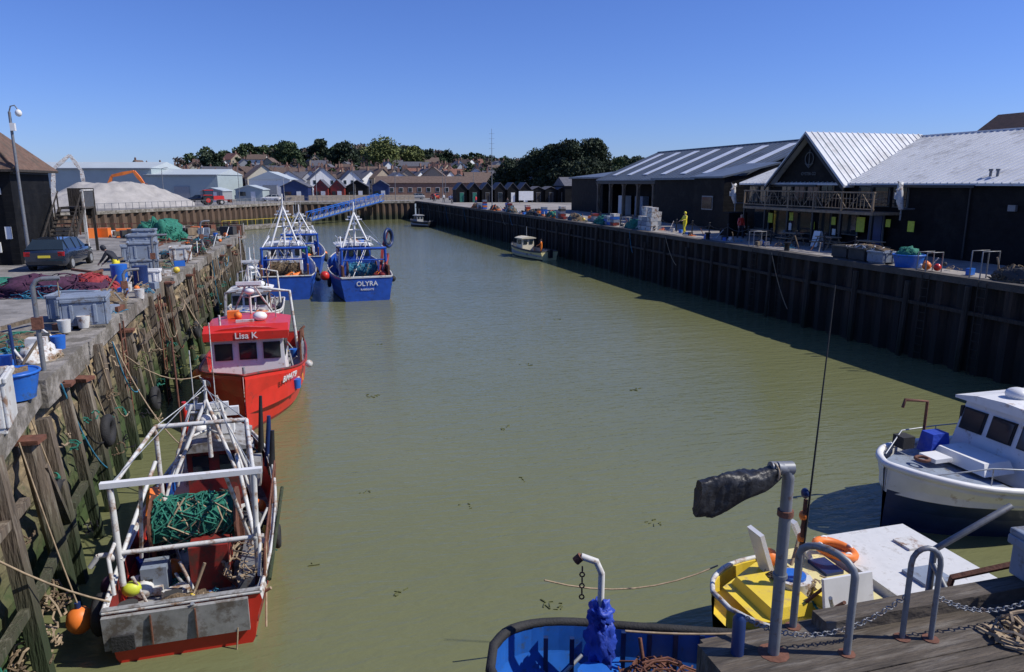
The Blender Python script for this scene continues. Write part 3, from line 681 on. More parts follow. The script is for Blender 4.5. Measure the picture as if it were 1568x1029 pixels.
def tripod(b,x,y,z0,z1,sp,mat,r=.05):
    b.tube([(x,y,z0),(x,y,z1)],[r*1.3,r*.8],mat)
    for s in (-1,1):
        b.tube([(x+s*sp,y-.9,z0),(x,y,z0+(z1-z0)*.75)],r,mat)
        b.tube([(x+s*sp*.5,y-.45,z0+(z1-z0)*.37),(x,y,z0+(z1-z0)*.37)],r*.7,mat)
    b.tube([(x-sp*.6,y,z0+(z1-z0)*.6),(x+sp*.6,y,z0+(z1-z0)*.6)],r*.7,mat)
    b.box((x,y+.1,z0+(z1-z0)*.66),(.9,.1,.12),'white'); b.ball((x,y,z0+(z1-z0)*.5),(.2,.2,.13),'white')
    b.tube([(x+.2,y,z1*.8),(x+.2,y,z1+1.3)],.012,'whitewash',5); b.tube([(x-.25,y,z1*.8),(x-.25,y,z1+.7)],.012,'whitewash',5)

b=B('red_fishing_boat',(-2.3,28.6,0),180)
hull(b,[(5.1,.03,2.0,.02),(4.5,.5,1.92,.2),(3.8,1.0,1.8,.55),(3,1.42,1.66,.98),(1.8,1.76,1.5,1.4),(0,1.88,1.36,1.6),(-2.5,1.85,1.3,1.6),(-4.9,1.6,1.35,1.4)],'red','red','darkred','red','deckgrey',.7,'darkred',.045)
cabin(b,.1,2.75,1.25,.7,2.95,'white','red',rake=.1,nf=3,ns=3,wz=2.28,wh=.5,over=.16,fw=.62)
b.prism([(2.55,2.82),(3.02,2.74),(3.02,3.02),(2.55,3.2)],'x',-1.38,1.38,'red')
b.text('Lisa K',.3,(0,3.04,2.89),(-1,0,0),(0,0,1),'white')
b.text('BM479',.33,(-1.36,3.42,1.45),(-.42,-.8,0),(-.25,.1,1),'white'); b.text('BM479',.33,(1.36,3.42,1.45),(-.42,.8,0),(.25,.1,1),'white')
tripod(b,0,.3,3.1,5.0,.7,'whitewash',.04); b.ball((-.4,1.6,3.3),(.25,.25,.17),'white'); b.ball((.4,1.0,3.25),(.14,.14,.14),'orange'); b.box((.1,1.9,3.2),(.6,.1,.1),'whitewash')
b.box((.6,.6,3.25),(.4,.3,.25),'orange'); b.tube([(-.9,.8,3.05),(-.9,.8,3.9)],.02,'steel'); b.tube([(.9,2.2,3.1),(.9,2.2,3.5)],.04,'whitewash')
for s in (-1,1): b.tube([(s*1.5,-3.9,.8),(s*1.3,-3.9,3.4),(0,-3.9,3.6)],.07,'whitewash'); b.tube([(s*1.3,-3.9,3.4),(s*.5,.2,4.0)],.02,'rust')
drum(b,(0,-2.5,1.45),.55,1.7,'netbrown'); clutter(b,-1.5,1.5,-4.3,0,.7,46); clutter(b,-1.6,-1.3,0,2.6,.8,10)
for y in (-.5,-2,1.2): b.tube([(-1.78,y,1.3),(-1.78,y,2.1)],.025,'steel')
b.tube([(-1.78,1.2,2.1),(-1.78,-2,2.1)],.025,'steel'); b.tube([(-1.7,.5,1.2),(-1.75,.4,2.5),(-1.9,.3,2.6)],.05,'rust'); b.torus((-1.8,-.2,2.2),.22,.06,'rust','x')
b.ball((-2.0,1.9,1.5),.14,'whitewash'); b.ball((1.9,1.2,1.2),.2,'orange'); b.ball((2.0,-1.2,1.2),.2,'pot')
b.tube([(0,4.7,1.9),(0,4.7,2.2)],.05,'steel'); b.squig((0,3.5,.8),(.7,.5,.3),16,.02,'rope')
b.sag((1.5,3.4,1.7),(3.3,6.5,3.6),.5,.018,'rope'); b.sag((1.6,-3,1.4),(3.4,-5,3.7),.4,.018,'rope')
b.done()
b=B('stern_trawling_fishing_boat',(-2.45,16.2,0),0)
hull(b,[(4.3,.05,1.55,.02),(3.6,.6,1.4,.25),(2.4,1.08,1.2,.75),(.5,1.33,1.05,1.15),(-2,1.38,.95,1.2),(-4.0,1.25,.95,1.12)],'whitewash','red','whitewash','darkred','deckgrey',.35,'whitewash',.035,transom='red')
b.box((-.1,-4.06,.62),(2.3,.08,.62),'deckgrey',rot=(3,0,0)); b.box((-.95,-4.12,.45),(.35,.05,.28),'rubber'); b.box((.2,-4.12,.62),(.02,.05,.55),'rust'); b.box((-.5,-4.12,.62),(.02,.05,.55),'rust')
b.box((0,-3.96,.98),(2.5,.12,.07),'deckgrey')
for s in (-1,1):
    b.tube([(s*1.15,-3.0,.9),(s*1.2,-2.9,2.75)],.055,'whitewash'); b.tube([(s*1.15,-3.0,1.4),(s*.75,-1.4,2.6)],.04,'whitewash'); b.tube([(s*1.2,-2.9,2.7),(s*.9,-.4,3.0)],.04,'whitewash')
    b.tube([(s*1.2,-3.4,.95),(s*1.25,-3.3,1.6),(s*1.2,-2.9,1.75)],.035,'whitewash')
    b.tube([(s*.9,-.4,.8),(s*.9,-.4,3.0)],.05,'whitewash'); b.tube([(s*.9,-.4,1.2),(s*.3,.4,3.2)],.035,'whitewash'); b.tube([(s*.7,-2.9,2.8),(s*1.0,-2.2,1.0)],.035,'whitewash')
b.box((0,-2.9,2.8),(2.7,.12,.1),'white'); b.tube([(-1.5,-2.95,1.5),(1.3,-2.95,1.5)],.045,'whitewash'); b.tube([(-.9,-.4,3.0),(.9,-.4,3.0)],.05,'whitewash')
b.tube([(-1.5,-2.95,1.5),(-1.65,-2.95,1.3)],.05,'whitewash'); b.ball((-1.3,-2.95,1.45),.09,'whitewash'); b.ball((1.15,-2.95,1.5),.08,'whitewash')
drum(b,(-.05,-1.7,1.45),.55,1.5,'netgreen')
b.box((.25,-2.3,.8),(.7,.6,.9),'darkred'); b.box((-.75,-2.3,.6),(.45,.45,.6),'tubgrey')
b.heap((.0,-3.45,.4),(.75,.42,.42),'netbrown','rope',110,.011)
b.heap((-.95,-3.5,.35),(.3,.35,.3),'whitewash','rope',14,.013)
b.ball((-1.05,-2.9,.75),(.17,.14,.14),'poster'); b.ball((-.35,-1.9,1.3),.1,'orange')
b.box((.95,-2.4,.6),(.3,1.6,.45),'galv'); b.squig((.85,-2.4,.8),(.35,.9,.35),36,.014,'rope'); b.heap((-.9,-1.0,.4),(.35,.9,.6),'netpurple','netbrown',40,.014); b.heap((.8,-.6,.4),(.4,.7,.5),'pot','rope',40,.014)
cabin(b,.9,2.1,.62,.4,1.95,'darkred','deckgrey',rake=.1,nf=2,ns=2,wz=1.6,wh=.38)
b.box((-.75,1.6,1.0),(.5,.9,.9),'whitewash',taper=.8); b.box((.8,1.5,1.1),(.35,.9,.5),'deckgrey'); b.heap((.3,2.7,1.0),(.5,.5,.4),'netbrown','netblue',20,.016)
tripod(b,0,.5,1.9,3.7,.6,'whitewash',.04); b.tube([(-.5,1.0,1.9),(-.55,1.0,3.1)],.05,'red'); b.box((.25,1.4,2.3),(.4,.3,.25),'white'); b.tube([(.1,.9,2.0),(.1,.9,2.9)],.13,'whitewash'); b.ball((.1,.9,2.98),(.17,.17,.1),'white'); b.ball((-.35,1.6,2.25),(.18,.18,.14),'white'); b.box((.5,.7,2.9),(.3,.1,.2),'white'); b.tube([(-.8,.7,1.2),(-.2,.6,3.3)],.04,'whitewash'); b.tube([(.8,.7,1.2),(.2,.6,3.3)],.04,'whitewash')
b.tube([(-1.0,3,1.3),(-1.05,3.1,4.2)],.025,'rust'); b.tube([(.9,2.6,1.0),(.98,2.8,2.6)],[.09,.04],'black'); b.tube([(1.08,2.2,.9),(1.18,2.3,2.2)],[.1,.05],'navy'); b.tube([(1.2,1.6,.9),(1.28,1.7,2.0)],[.09,.05],'black')
b.box((-1.1,-.3,1.3),(.25,.9,.3),'orange',rot=(0,20,10)); b.box((-.95,.9,1.2),(.1,.7,.4),'brightblue')
for s in (-1,1): b.tube([(s*.9,-.4,3.0),(0,.5,3.5)],.012,'steel',5); b.tube([(s*1.2,-2.9,2.8),(0,.5,3.6)],.01,'steel',5)
clutter(b,-1.1,1.1,-3.7,.6,.36,75,cols=('tubgrey','pot','deckgrey','whitewash','darkred','brightblue')); clutter(b,-.7,.7,2.4,3.4,1.0,20)
for y in (-2.4,-1,.6,1.8): b.ball((-1.5,y,.6),.2,R.choice(['orange','darkred','netpurple']))
b.torus((-1.5,-3.2,.5),.27,.11,'rubber','x')
for y in (-3.5,-2.6,-1.6,-.4,.8): b.tube([(1.3,y,.95),(1.33,y+.1,1.45)],.03,'rust')
b.tube([(1.33,-3.4,1.45),(1.33,.9,1.5)],.022,'rust'); b.sag((1.33,-3,1.4),(1.3,-3.9,.2),.0,.02,'rope',3); b.sag((.9,-4.0,.9),(.8,-4.15,-.1),0,.015,'rope',2)
b.tube([(1.38,-3.5,.9),(1.5,.2,1.1)],.04,'oldwood',6); b.torus((1.42,-1.2,.6),.2,.07,'rubber','x')
b.sag((-1.2,-3.7,1),(-3.0,-5.2,3.6),.2,.018,'rope'); b.sag((-1,3,1.3),(-3.1,6,3.6),.4,.018,'rope')
b.done()
b=B('orange_buoy',(-4.3,13.0,.45)); b.ball((0,0,0),(.22,.22,.25),'orange'); b.tube([(0,0,.22),(0,0,.34)],.05,'navy'); b.sag((0,0,.33),(-.7,.5,3.2),.1,.015,'rope'); b.done()
def trawler(name,loc,rz,hl,wh,mast,txt=None,dr='netblue',arm=True,mastm='white'):
    b=B(name,loc,rz)
    hull(b,[(6,.05,2.6,.02),(5,1.15,2.35,.5),(3,1.85,2.0,1.4),(0,2.15,1.75,1.85),(-3,2.1,1.6,1.8),(-5.9,1.75,1.65,1.55)],hl,hl,'navy','blue','deckgrey',.9,'whitewash' if hl!='navy' else 'blue',.05,transom=hl)
    cabin(b,.6,3.4,1.25,.9,3.3,wh,'white',rake=.3,nf=4,ns=3,wz=2.75,wh=.55)
    b.box((0,2,1.6),(2.53,2.75,.5),'white')
    for s in (-1,1):
        b.tube([(s*1.2,.6,3.45),(s*1.2,3.3,3.45)],.02,'white'); b.tube([(s*1.25,.7,3.35),(s*1.25,.7,3.9)],.025,'white');b.tube([(s*1.25,.7,3.9),(s*1.2,3.1,3.9)],.025,'white')
    b.tube([(-1.25,.7,3.9),(1.25,.7,3.9)],.025,'white'); b.tube([(-1.25,.7,3.65),(1.25,.7,3.65)],.02,'white')
    tripod(b,0,.5,3.3,mast,1.0,mastm,.075)
    for s in (-1,1):
        b.tube([(s*1.6,-4.6,1.),(s*1.5,-4.6,3.5)],.1,hl); b.tube([(s*1.5,-4.6,3.5),(s*1.1,.3,4.0)],.05,mastm); b.tube([(s*1.6,-4.6,2.4),(s*1.6,-3.2,1.)],.06,hl)
        b.box((s*1.55,-5.3,2.0),(.12,1.1,.8),'rust'); b.tube([(s*1.5,-4.6,3.5),(0,.5,mast*.9)],.015,'steel',5)
    b.tube([(-1.6,-4.6,3.5),(1.6,-4.6,3.5)],.1,hl); b.tube([(-1.5,-4.6,2.7),(1.5,-4.6,2.7)],.05,hl)
    drum(b,(0,-3.3,1.8),.7,2.0,dr)
    if arm:
        b.tube([(1.55,-3.5,1.2),(1.75,-4.2,3.),(1.3,-5.2,1.9)],.14,'darkred',4,False); b.tube([(1.0,-5.2,1.4),(1.5,-3.6,3.4),(1.9,-3.2,4.5)],.12,'darkred',4,False)
        b.torus((2.0,-3.2,4.1),.62,.12,'navy','y',tilt=(0,0,55)); b.torus((2.0,-3.1,4.1),.45,.06,'black','y',tilt=(0,0,55))
        b.ball((1.2,-5.5,1.7),(.35,.3,.3),'darkred'); b.heap((1.1,-5.2,1.5),(.6,.4,.5),'darkred','orange',30,.03)
    if txt:
        b.text(txt,.46,(0,-5.95,1.2),(1,0,0),(0,0,1),'white'); b.text('RAMSGATE',.18,(0,-5.93,.8),(1,0,0),(0,0,1),'white'); b.box((0,-5.92,1.62),(3.4,.05,.05),'white')
    else:
        b.heap((.6,-5.3,1.5),(.8,.4,.4),'orange','netbrown',20,.03)
    b.tube([(-1.2,-.2,1),(-1.2,-.2,2.9)],.16,'whitewash'); b.box((.6,-.3,1.4),(.9,.7,1.),'brightblue'); b.box((-.4,4.2,2.2),(.9,.8,.5),'white')
    for y in (-3,-1,1,3): b.ball((2.25,y,1.1),.23,R.choice(['orange','rubber','rubber']))
    b.torus((-2.2,-1.5,.9),.32,.13,'rubber','x')
    clutter(b,-1.7,1.7,-5.6,.3,.95,70); clutter(b,-.8,.8,3.6,5,1.9,8); clutter(b,-1,1,1,3,3.45,8)
    for _ in range(8): b.tube([(R.uniform(-1.5,1.5),R.uniform(-5,0),1.5),(R.uniform(-1,1),R.uniform(-3,1),R.uniform(3,4.6))],.03,R.choice(['steel','blue','whitewash']),5)
    b.done()
trawler('blue_trawler',(3.3,56,0),3,'blue','blue',6.6,'OLYRA')
trawler('blue_trawler',(-1.9,57.8,0),1,'blue','white',7.2,None,'netbrown',False)
trawler('blue_trawler',(-.9,71.5,0),0,'blue','white',6.0,None,'netgreen',False)
b=B('red_mooring_buoy',(.85,52.5,1.3)); b.ball((0,0,.25),.33,'red'); b.sag((0,0,.5),(.6,.5,.9),0,.02,'rope',2); b.done()
b=B('small_fishing_boat',(-3.2,41.5,0),178)
hull(b,[(4,.05,1.7,.02),(3.3,.8,1.5,.35),(2,1.3,1.35,.95),(0,1.5,1.2,1.3),(-4,1.35,1.15,1.2)],'whitewash','navy','darkred','whitewash','deckgrey',.5,'whitewash',.05)
cabin(b,-.2,1.8,.95,.5,2.4,'white','white',rake=.15,nf=3,ns=2,wz=1.95,wh=.42); tripod(b,0,.2,2.4,4.6,.6,'white',.04); b.heap((0,-2.6,.6),(.9,.7,.7),'netpurple','netblue',30,.02)
b.box((.5,2.6,1.3),(.7,.6,.35),'brightblue'); b.ball((-.5,.8,2.7),(.25,.25,.16),'white')
for s in (-1,1): b.tube([(s*1.2,-3,.6),(s*1.1,-3,2.9),(0,-3,3.1)],.06,'whitewash')
clutter(b,-1.2,1.2,-3.8,-.3,.5,50); clutter(b,-.8,.8,1.9,3.,1.2,22); clutter(b,-.7,.7,0,1.6,2.5,8)
for _ in range(7): b.tube([(R.uniform(-1.2,1.2),R.uniform(-3.5,2.5),1.2),(R.uniform(-1,1),R.uniform(-3,2),R.uniform(2.5,4.2))],.03,R.choice(['steel','rust','whitewash']),5)
b.done()
def skiff(name,loc,rz,hl,cab,L=3.4):
    b=B(name,loc,rz); hull(b,[(L,.05,1.3,.02),(L*.75,.7,1.15,.4),(L*.3,1.05,1.,.85),(-L*.5,1.15,.9,.95),(-L,1.0,.95,.85)],'black',hl,'black','grey','deckgrey',.35,'black',.05)
    cabin(b,L*.1,L*.45,.75,.35,2.0,cab,cab,nf=2,ns=1,wz=1.6,wh=.4); b.tube([(0,L*.2,2),(0,L*.2,3.3)],.03,'steel')
    b.box((0,-L-.15,.75),(.4,.4,.9),'black'); clutter(b,-.9,.9,-L*.9,0,.36,34)
    for y in (-1.5,.2): b.torus((1.2,y,.7),.25,.1,'rubber','x')
    b.done()
skiff('inshore_fishing_boat',(23.3,76,0),12,'paleyellow','cream',4.2)
skiff('inshore_fishing_boat',(20.3,136,0),30,'black','grey',3.2)
b=B('white_cabin_boat',(17.2,12.75,0),90)
hull(b,[(4.6,.08,1.6,.02),(4.1,.8,1.52,.25),(3.1,1.45,1.4,.8),(1.2,1.75,1.25,1.35),(-2,1.75,1.1,1.45),(-4.6,1.6,1.1,1.35)],'white','navy','navy','white','deckgrey',.95,'white',.09,transom='white',hl2='white')
st=[(4.35,.35,1.57),(4.0,.65,1.52),(3.1,1.25,1.4),(2.2,1.5,1.31)]
b.add([(-h,y,z-.08) for y,h,z in st]+[(h,y,z-.08) for y,h,z in st],[(0,1,5,4),(1,2,6,5),(2,3,7,6)],'tubgrey')
cabin(b,-2.6,1.6,1.25,1.0,2.6,'white','white',rake=.45,nf=3,ns=3,wz=2.12,wh=.48,over=.12)
b.box((0,2.1,1.5),(1.5,.9,.28),'white',taper=.85); b.box((.3,2.9,1.5),(.5,.5,.1),'white'); b.box((.95,2.3,1.62),(.45,.6,.5),'tarpblue',taper=.8)
b.box((0,-.2,2.83),(.8,.6,.18),'white'); b.ball((.3,.6,2.9),(.28,.28,.17),'white'); b.tube([(-.5,-1,2.7),(-.5,-1,4.2)],.025,'white'); b.tube([(.5,-1,2.7),(.5,-1.3,4.8)],.012,'black')
b.box((0,-1.8,2.9),(1.3,.8,.3),'tarpblue',taper=.85); b.box((-1.68,1.5,1.1),(.02,.9,.12),'navy')
for s in (-1,1):
    b.tube([(s*.7,4.0,1.55),(s*1.3,3.0,1.85),(s*1.6,1.6,1.75),(s*1.65,-.5,1.7)],.016,'steel')
    for y,h,z in ((3.0,1.3,1.4),(1.6,1.6,1.3),(.3,1.63,1.25)): b.tube([(s*h,y,z),(s*(h),y,z+.45)],.013,'steel')
b.tube([(1.2,2.4,1.45),(1.2,2.4,2.6),(1.2,3.1,2.7),(1.2,3.15,2.5)],.04,'rust'); b.box((1.1,3.1,1.65),(.35,.35,.3),'rubber'); b.torus((.2,3.4,1.55),.15,.04,'rust','z')
clutter(b,-1.3,1.3,-4.3,-2.8,1.05,18); b.done()
b=B('yellow_workboat',(9.7,9.3,0),90)
hull(b,[(3.55,.25,1.3,.1),(3.2,.75,1.25,.4),(2.4,1.2,1.18,.9),(.8,1.35,1.1,1.2),(-1.4,1.3,1.05,1.15)],'yellow','yellow','navy','yellow','yellow',.95,'whitewash',.045)
b.text('TX22',.35,(-1.06,2.85,.85),(.42,.9,0),(-.2,.2,1),'navy')
b.add([(-.5,3.2,1.2),(.5,3.2,1.2),(1.15,2.1,1.16),(-1.15,2.1,1.16)],[(0,1,2,3)],'yellow')
b.box((0,2.55,1.25),(1.2,.9,.2),'yellow',taper=.85); b.tube([(.1,2.1,1.2),(.1,2.1,1.45)],.3,'whitewash',20); b.tube([(.1,2.1,1.45),(.1,2.1,1.5)],.2,'brightblue',16)
b.box((0,1.45,1.2),(2.2,.9,.35),'paleyellow',taper=.96); b.box((.3,1.3,1.4),(.5,.35,.06),'navy'); b.box((-.5,1.5,1.42),(.35,.3,.12),'whitewash')
b.box((0,-.1,1.25),(2.3,2.1,.5),'deckwhite',taper=.97); b.box((-.6,.0,1.53),(.5,.6,.06),'tubgrey'); b.box((.4,-.6,1.52),(.4,.4,.05),'whitewash')
b.torus((.45,1.0,1.62),.32,.08,'orange','z',24,tilt=(12,0,0))
for a in range(4): b.torus((.45+math.cos(a*PI/2)*.32,1.0+math.sin(a*PI/2)*.31,1.62+math.sin(a*PI/2)*.067),.085,.022,'white','x' if a%2==0 else 'y',12,6)
b.box((-.95,1.9,1.6),(.06,.9,.8),'white',rot=(0,12,0)); b.box((.75,2.3,1.6),(.4,.08,.9),'white',rot=(-20,0,0)); b.box((.6,1.55,1.7),(.12,.08,1.1),'white',rot=(-28,0,0))
b.tube([(-.05,2.1,1.3),(0,1.9,6.45)],[.022,.008],'rubber',6)
b.tube([(0,2.1,1.3),(0,2.08,2.9)],.035,'rust',8)
for z in (1.9,2.2,2.6,3.0): b.ball((.03,2.08,z),(.08,.06,.09),R.choice(['orange','rubber','navy']))
b.tube([(-1.3,1,1.15),(-1.3,1,1.6),(-1.3,-1.2,1.6)],.02,'steel')
clutter(b,-.9,.9,1.7,2.6,1.3,10); b.sag((1.0,3,1.3),(.9,6.3,1.6),.3,.015,'rope')
b.done()
b=B('blue_open_boat',(5.3,7.6,0),71)
hull(b,[(3.35,.25,1.45,.05),(3.1,.75,1.4,.35),(2.4,1.12,1.3,.8),(1,1.28,1.15,1.1),(-3.2,1.2,1.05,1.05)],'black','brightblue','navy','brightblue','deckgrey',.3,'rubber',.075)
for i in range(14):
    y=2.6-i*.4; h=1.1 if y<2 else .9
    for s in (-1,1): b.box((s*h,y,.75),(.07,.07,.9),'navy')
b.box((0,1.6,.75),(2.2,.3,.06),'brightblue'); b.box((0,0,.75),(2.3,.35,.06),'brightblue')
b.tube([(.65,1.8,.4),(.65,1.8,2.45),(.65,1.88,2.63),(.66,2.1,2.7)],.05,'whitewash',10); b.tube([(.66,2.1,2.7),(.66,2.18,2.62)],.065,'rust',10)
for k in range(6): b.torus((.66,2.08,2.5-k*.09),.035,.012,'rust','x' if k%2 else 'y',8,5)
b.ball((.62,1.78,1.35),(.24,.22,.45),'tarpblue',26,18,amp=.35,fr=4); b.ball((.66,1.8,1.78),(.2,.17,.2),'tarpblue',26,16,amp=.45,fr=4,seed=2); b.tube([(.65,1.8,1.6),(.65,1.8,1.64)],.13,'rope',8)
b.tube([(.2,1.9,.7),(.2,1.9,1.15)],[.2,.24],'brightblue',14); b.tube([(-.2,1.6,.7),(-.2,1.6,1.1)],[.17,.2],'whitewash',14); b.tube([(-.5,1.9,.6),(-.5,1.9,1.05)],[.17,.2],'cream',14)
b.squig((0,.9,.8),(.9,.7,.5),60,.016,'rust'); b.squig((-.2,.4,.9),(.8,.6,.4),40,.016,'netbrown'); clutter(b,-.9,.9,-2.5,2.6,.45,50)
b.sag((.9,1.4,1.35),(1.1,-.9,1.3),.05,.018,'rope'); b.done()

# ------------------------------------------------------------ near quay furniture
b=B('quay_davit_with_covered_winch',(3.6,4.62,4)); b.tube([(0,0,0),(0,0,1.68),(-.03,0,1.76),(-.12,0,1.78)],.048,'galv',14); b.tube([(0,0,0),(0,0,.09)],.13,'rust',12)
b.tube([(0,0,1.35),(0,0,1.4)],.065,'rust',12); b.tube([(0,0,.8),(0,0,.83)],.06,'galv',12)
b.tube([(.03,0,1.76),(-.16,0.02,1.77)],.055,'galv',12)
vs=[];fs=[]; nn=40; mm=24
for i in range(nn+1):
    u=i/nn; x=-.10-.70*u; top=1.80-.05*u-.015*math.sin(u*7); bot=1.69-.25*min(1,u*1.25)**.8-.015*math.sin(u*11)
    zc=(top+bot)/2; hh_=(top-bot)/2; wd=.05+.03*math.sin(min(1,u*1.3)*PI)
    for j in range(mm):
        a=2*PI*j/mm; ca,sa=math.cos(a),math.sin(a); q=.55
        cx_=math.copysign(abs(ca)**q,ca); sz_=math.copysign(abs(sa)**.8,sa)
        wr=.014*noise.noise(Vector((u*9+sa*2,ca*2,5)))+.012*noise.noise(Vector((u*22,sa*5,ca*3)))
        vs.append((x+(-.03*u*(.5-sa*.5)),cx_*(wd+wr*1.6),zc+sz_*hh_+wr))
for i in range(nn):
    for j in range(mm): fs.append((i*mm+j,(i+1)*mm+j,(i+1)*mm+(j+1)%mm,i*mm+(j+1)%mm))
b.add(vs,fs,'bagblack',True); b.add(vs[-mm:],[tuple(range(mm))],'bagblack'); b.torus((-.14,0,1.745),.07,.008,'rope','x')
b.done()
def hoop(name,a,c,h,r=.035,mat='galv'):
    b=B(name); a=Vector((*a,4));c=Vector((*c,4)); pts=[a]; n=8
    for i in range(n+1):
        t=PI*i/n; m=(a+c)/2+(a-c)/2*math.cos(t); pts.append(m+Vector((0,0,h-.15+.15*math.sin(t))))
    pts.append(c); b.tube(pts,r,mat,10); b.tube([a,a+Vector((0,0,.09))],.07,'rust',10); b.tube([c,c+Vector((0,0,.09))],.07,'rust',10); return b.done()
hoop('ladder_handrail_hoop',(4.0,4.9),(4.2,4.45),.95,.032); hoop('ladder_handrail_hoop',(4.82,4.5),(5.05,4.42),.95,.024)
b=B('mooring_post',(3.3,4.7,4)); b.tube([(0,0,0),(0,0,.42),(0,0,.45)],[.055,.055,.03],'navy',12); b.done()
b=B('chain_barrier')
def chain(b,a,c,s,n=34):
    a=Vector(a);c=Vector(c)
    for i in range(n):
        t=(i+.5)/n; p=a.lerp(c,t)-Vector((0,0,s*4*t*(1-t))); b.torus(p,.024,.006,'galv','y' if i%2 else 'z',8,5)
chain(b,(3.3,4.7,4.45),(4.82,4.5,4.5),.28); chain(b,(5.05,4.42,4.5),(6.6,4.4,4.5),.25); b.tube([(6.6,4.4,4),(6.6,4.4,5)],.035,'galv'); b.done()
b=B('timber_kerb_beam'); b.box((6.9,4.78,4.14),(5.4,.2,.13),'decktimber',rot=(0,0,-.6)); b.done()
def tub(name,x,y,rz,w_=1.2,d_=1.,h=.75,m='tubgrey',z=4.01,stack=1,lid=False):
    b=B(name,(x,y,z),rz,bevel=.02)
    for k in range(stack):
        o=k*h*.95+.1
        for s in (-1,1):
            b.box((s*(w_/2-.03),0,o+h/2),(.06,d_,h),m); b.box((0,s*(d_/2-.03),o+h/2),(w_-.124,.06,h),m)
            b.box((s*(w_/2+.01),0,o+h-.05),(.06,d_+.06,.1),m); b.box((0,s*(d_/2+.01),o+h-.05),(w_-.06,.06,.1),m)
            b.box((s*w_*.33,0,o-.05),(.15,d_*.95,.1),m)
            for q in (-1,1): b.box((s*w_*.25,q*(d_/2+.005),o+h*.45),(.1,.05,h*.7),m)
        b.box((0,0,o+.06),(w_-.13,d_-.13,.08),m)
    if lid: b.box((0,0,(stack-1)*h*.95+.1+h+.03),(w_+.06,d_+.06,.07),m)
    return b.done()
tub('fish_tub',6.95,4.55,-6,.95,.7,.42,lid=True,z=4.1)
b=B('coiled_rope_pile',(5.9,4.2,4.09)); b.squig((0,0,0),(.35,.25,.2),30,.015,'rope'); b.done()
b=B('moored_workboat_with_gantry',(9.8,6.5,0),0); hull(b,[(1.4,.3,1.6,.1),(1.0,1.2,1.55,.8),(.3,1.7,1.5,1.5),(-1.5,1.7,1.5,1.5)],'navy','navy','navy','navy','deckgrey',1.1,'rubber',.06)
b.tube([(-1.5,.9,1.4),(-1.5,.9,2.9),(-.2,.9,3.4)],.05,'galv'); b.tube([(-1.5,.9,2.7),(-1.6,-.4,1.5)],.045,'galv'); b.tube([(-.9,1.2,1.4),(-1.1,.9,2.4),(.3,.2,3.0)],.05,'rust',4); b.box((-.5,-.2,1.7),(.7,.6,.6),'pot'); b.squig((-.3,.4,1.2),(1.2,.7,.8),90,.016,'rust'); clutter(b,-1.3,1.3,-1,.8,1.15,40); b.done()

# ------------------------------------------------------------ left quay items
tub('fish_tub',-6.25,22.6,8,1.15,1.0,.75,lid=True); tub('fish_tub',-6.9,23.9,-6,1.1,1.0,.7)
tub('fish_tub',-6.9,33.8,10,1.1,1.,.75,stack=2); tub('fish_tub',-7.6,37.2,4,1.1,1.,.8,stack=2); tub('fish_tub',-6.5,40.5,4,1.,.9,.7,m='whitewash'); tub('fish_tub',-6.3,31.6,4,.8,.6,.5,m='white'); tub('fish_tub',-8.6,43,4,1.1,1.,.75,stack=2); tub('fish_tub',-8.9,41.4,14,1.1,1.,.75)
tub('white_fish_crate',-5.3,13.2,12,.75,.9,.85,'whitewash')
b=B('blue_tub',(-5.45,14.9,4.07)); b.tube([(0,0,0),(0,0,.5)],[.32,.42],'brightblue',20); b.torus((0,0,.5),.42,.03,'brightblue','z'); b.heap((0,0,.3),(.3,.3,.3),'netbrown','netblue',12,.014); b.done()
b=B('blue_tub',(-7.2,30.8,4.02)); b.tube([(0,0,0),(0,0,.9)],[.28,.3],'brightblue',16); b.tube([(.7,.2,0),(.7,.2,.8)],[.26,.28],'navy',16); b.done()
def davit(name,x,y,h=2.05,a=.5,rz=0):
    b=B(name,(x,y,4),rz); b.tube([(0,0,0),(0,0,h-.15),(.08,0,h-.03),(.2,0,h),(a,0,h)],.05,'galv',10); b.tube([(0,0,0),(0,0,.04)],.12,'rust',10); b.box((0,0,h*.55),(.2,.16,.25),'rust'); b.tube([(a-.05,0,h),(a-.05,0,h-.4)],.012,'rope',5); b.done()
davit('quay_davit',-5.6,16.9,2.05,.5,10); davit('quay_davit',-6.3,32.6,1.9,.6,10); davit('quay_davit',-6.2,27,1.1,.5,20); davit('quay_davit',-5.9,44,1.9,.5,20)
b=B('fishing_net_pile',(-9.3,29.8,4.0)); b.heap((0,0,0),(2.0,1.0,.75),'netpurple','netpurple',140,.02); b.heap((1.2,.3,0),(1.0,.8,.7),'netred','netred',110,.02); b.squig((.3,-.8,0),(1.4,.5,.4),60,.018,'netblue'); b.done()
b=B('green_net_pile',(-10.2,55.5,4)); b.heap((0,0,0),(1.7,1.3,1.5),'netgreen','netgreen',260,.03,amp=.5); b.done()
b=B('green_net_pile',(-12.4,33.6,4)); b.heap((0,0,0),(1.2,.9,.22),'netgreen','netgreen',60,.03); b.done()
b=B('net_and_rope_pile',(-7.3,20.4,4)); b.heap((0,0,0),(.9,.9,.3),'netbrown','netgreen',90,.015); b.heap((.6,4.9,0),(.5,.9,.4),'netbrown','rope',60,.016); b.squig((.4,-.8,0),(.6,.8,.15),30,.012,'netblue'); b.done()
b=B('net_and_rope_pile',(-6.1,18.2,4.06)); b.heap((0,0,0),(.45,.6,.35),'whitewash','rope',40,.014); b.tube([(-.3,-.5,0),(-.35,-.4,.9)],.035,'navy'); b.box((-.2,.6,.2),(.4,.3,.4),'whitewash'); b.done()
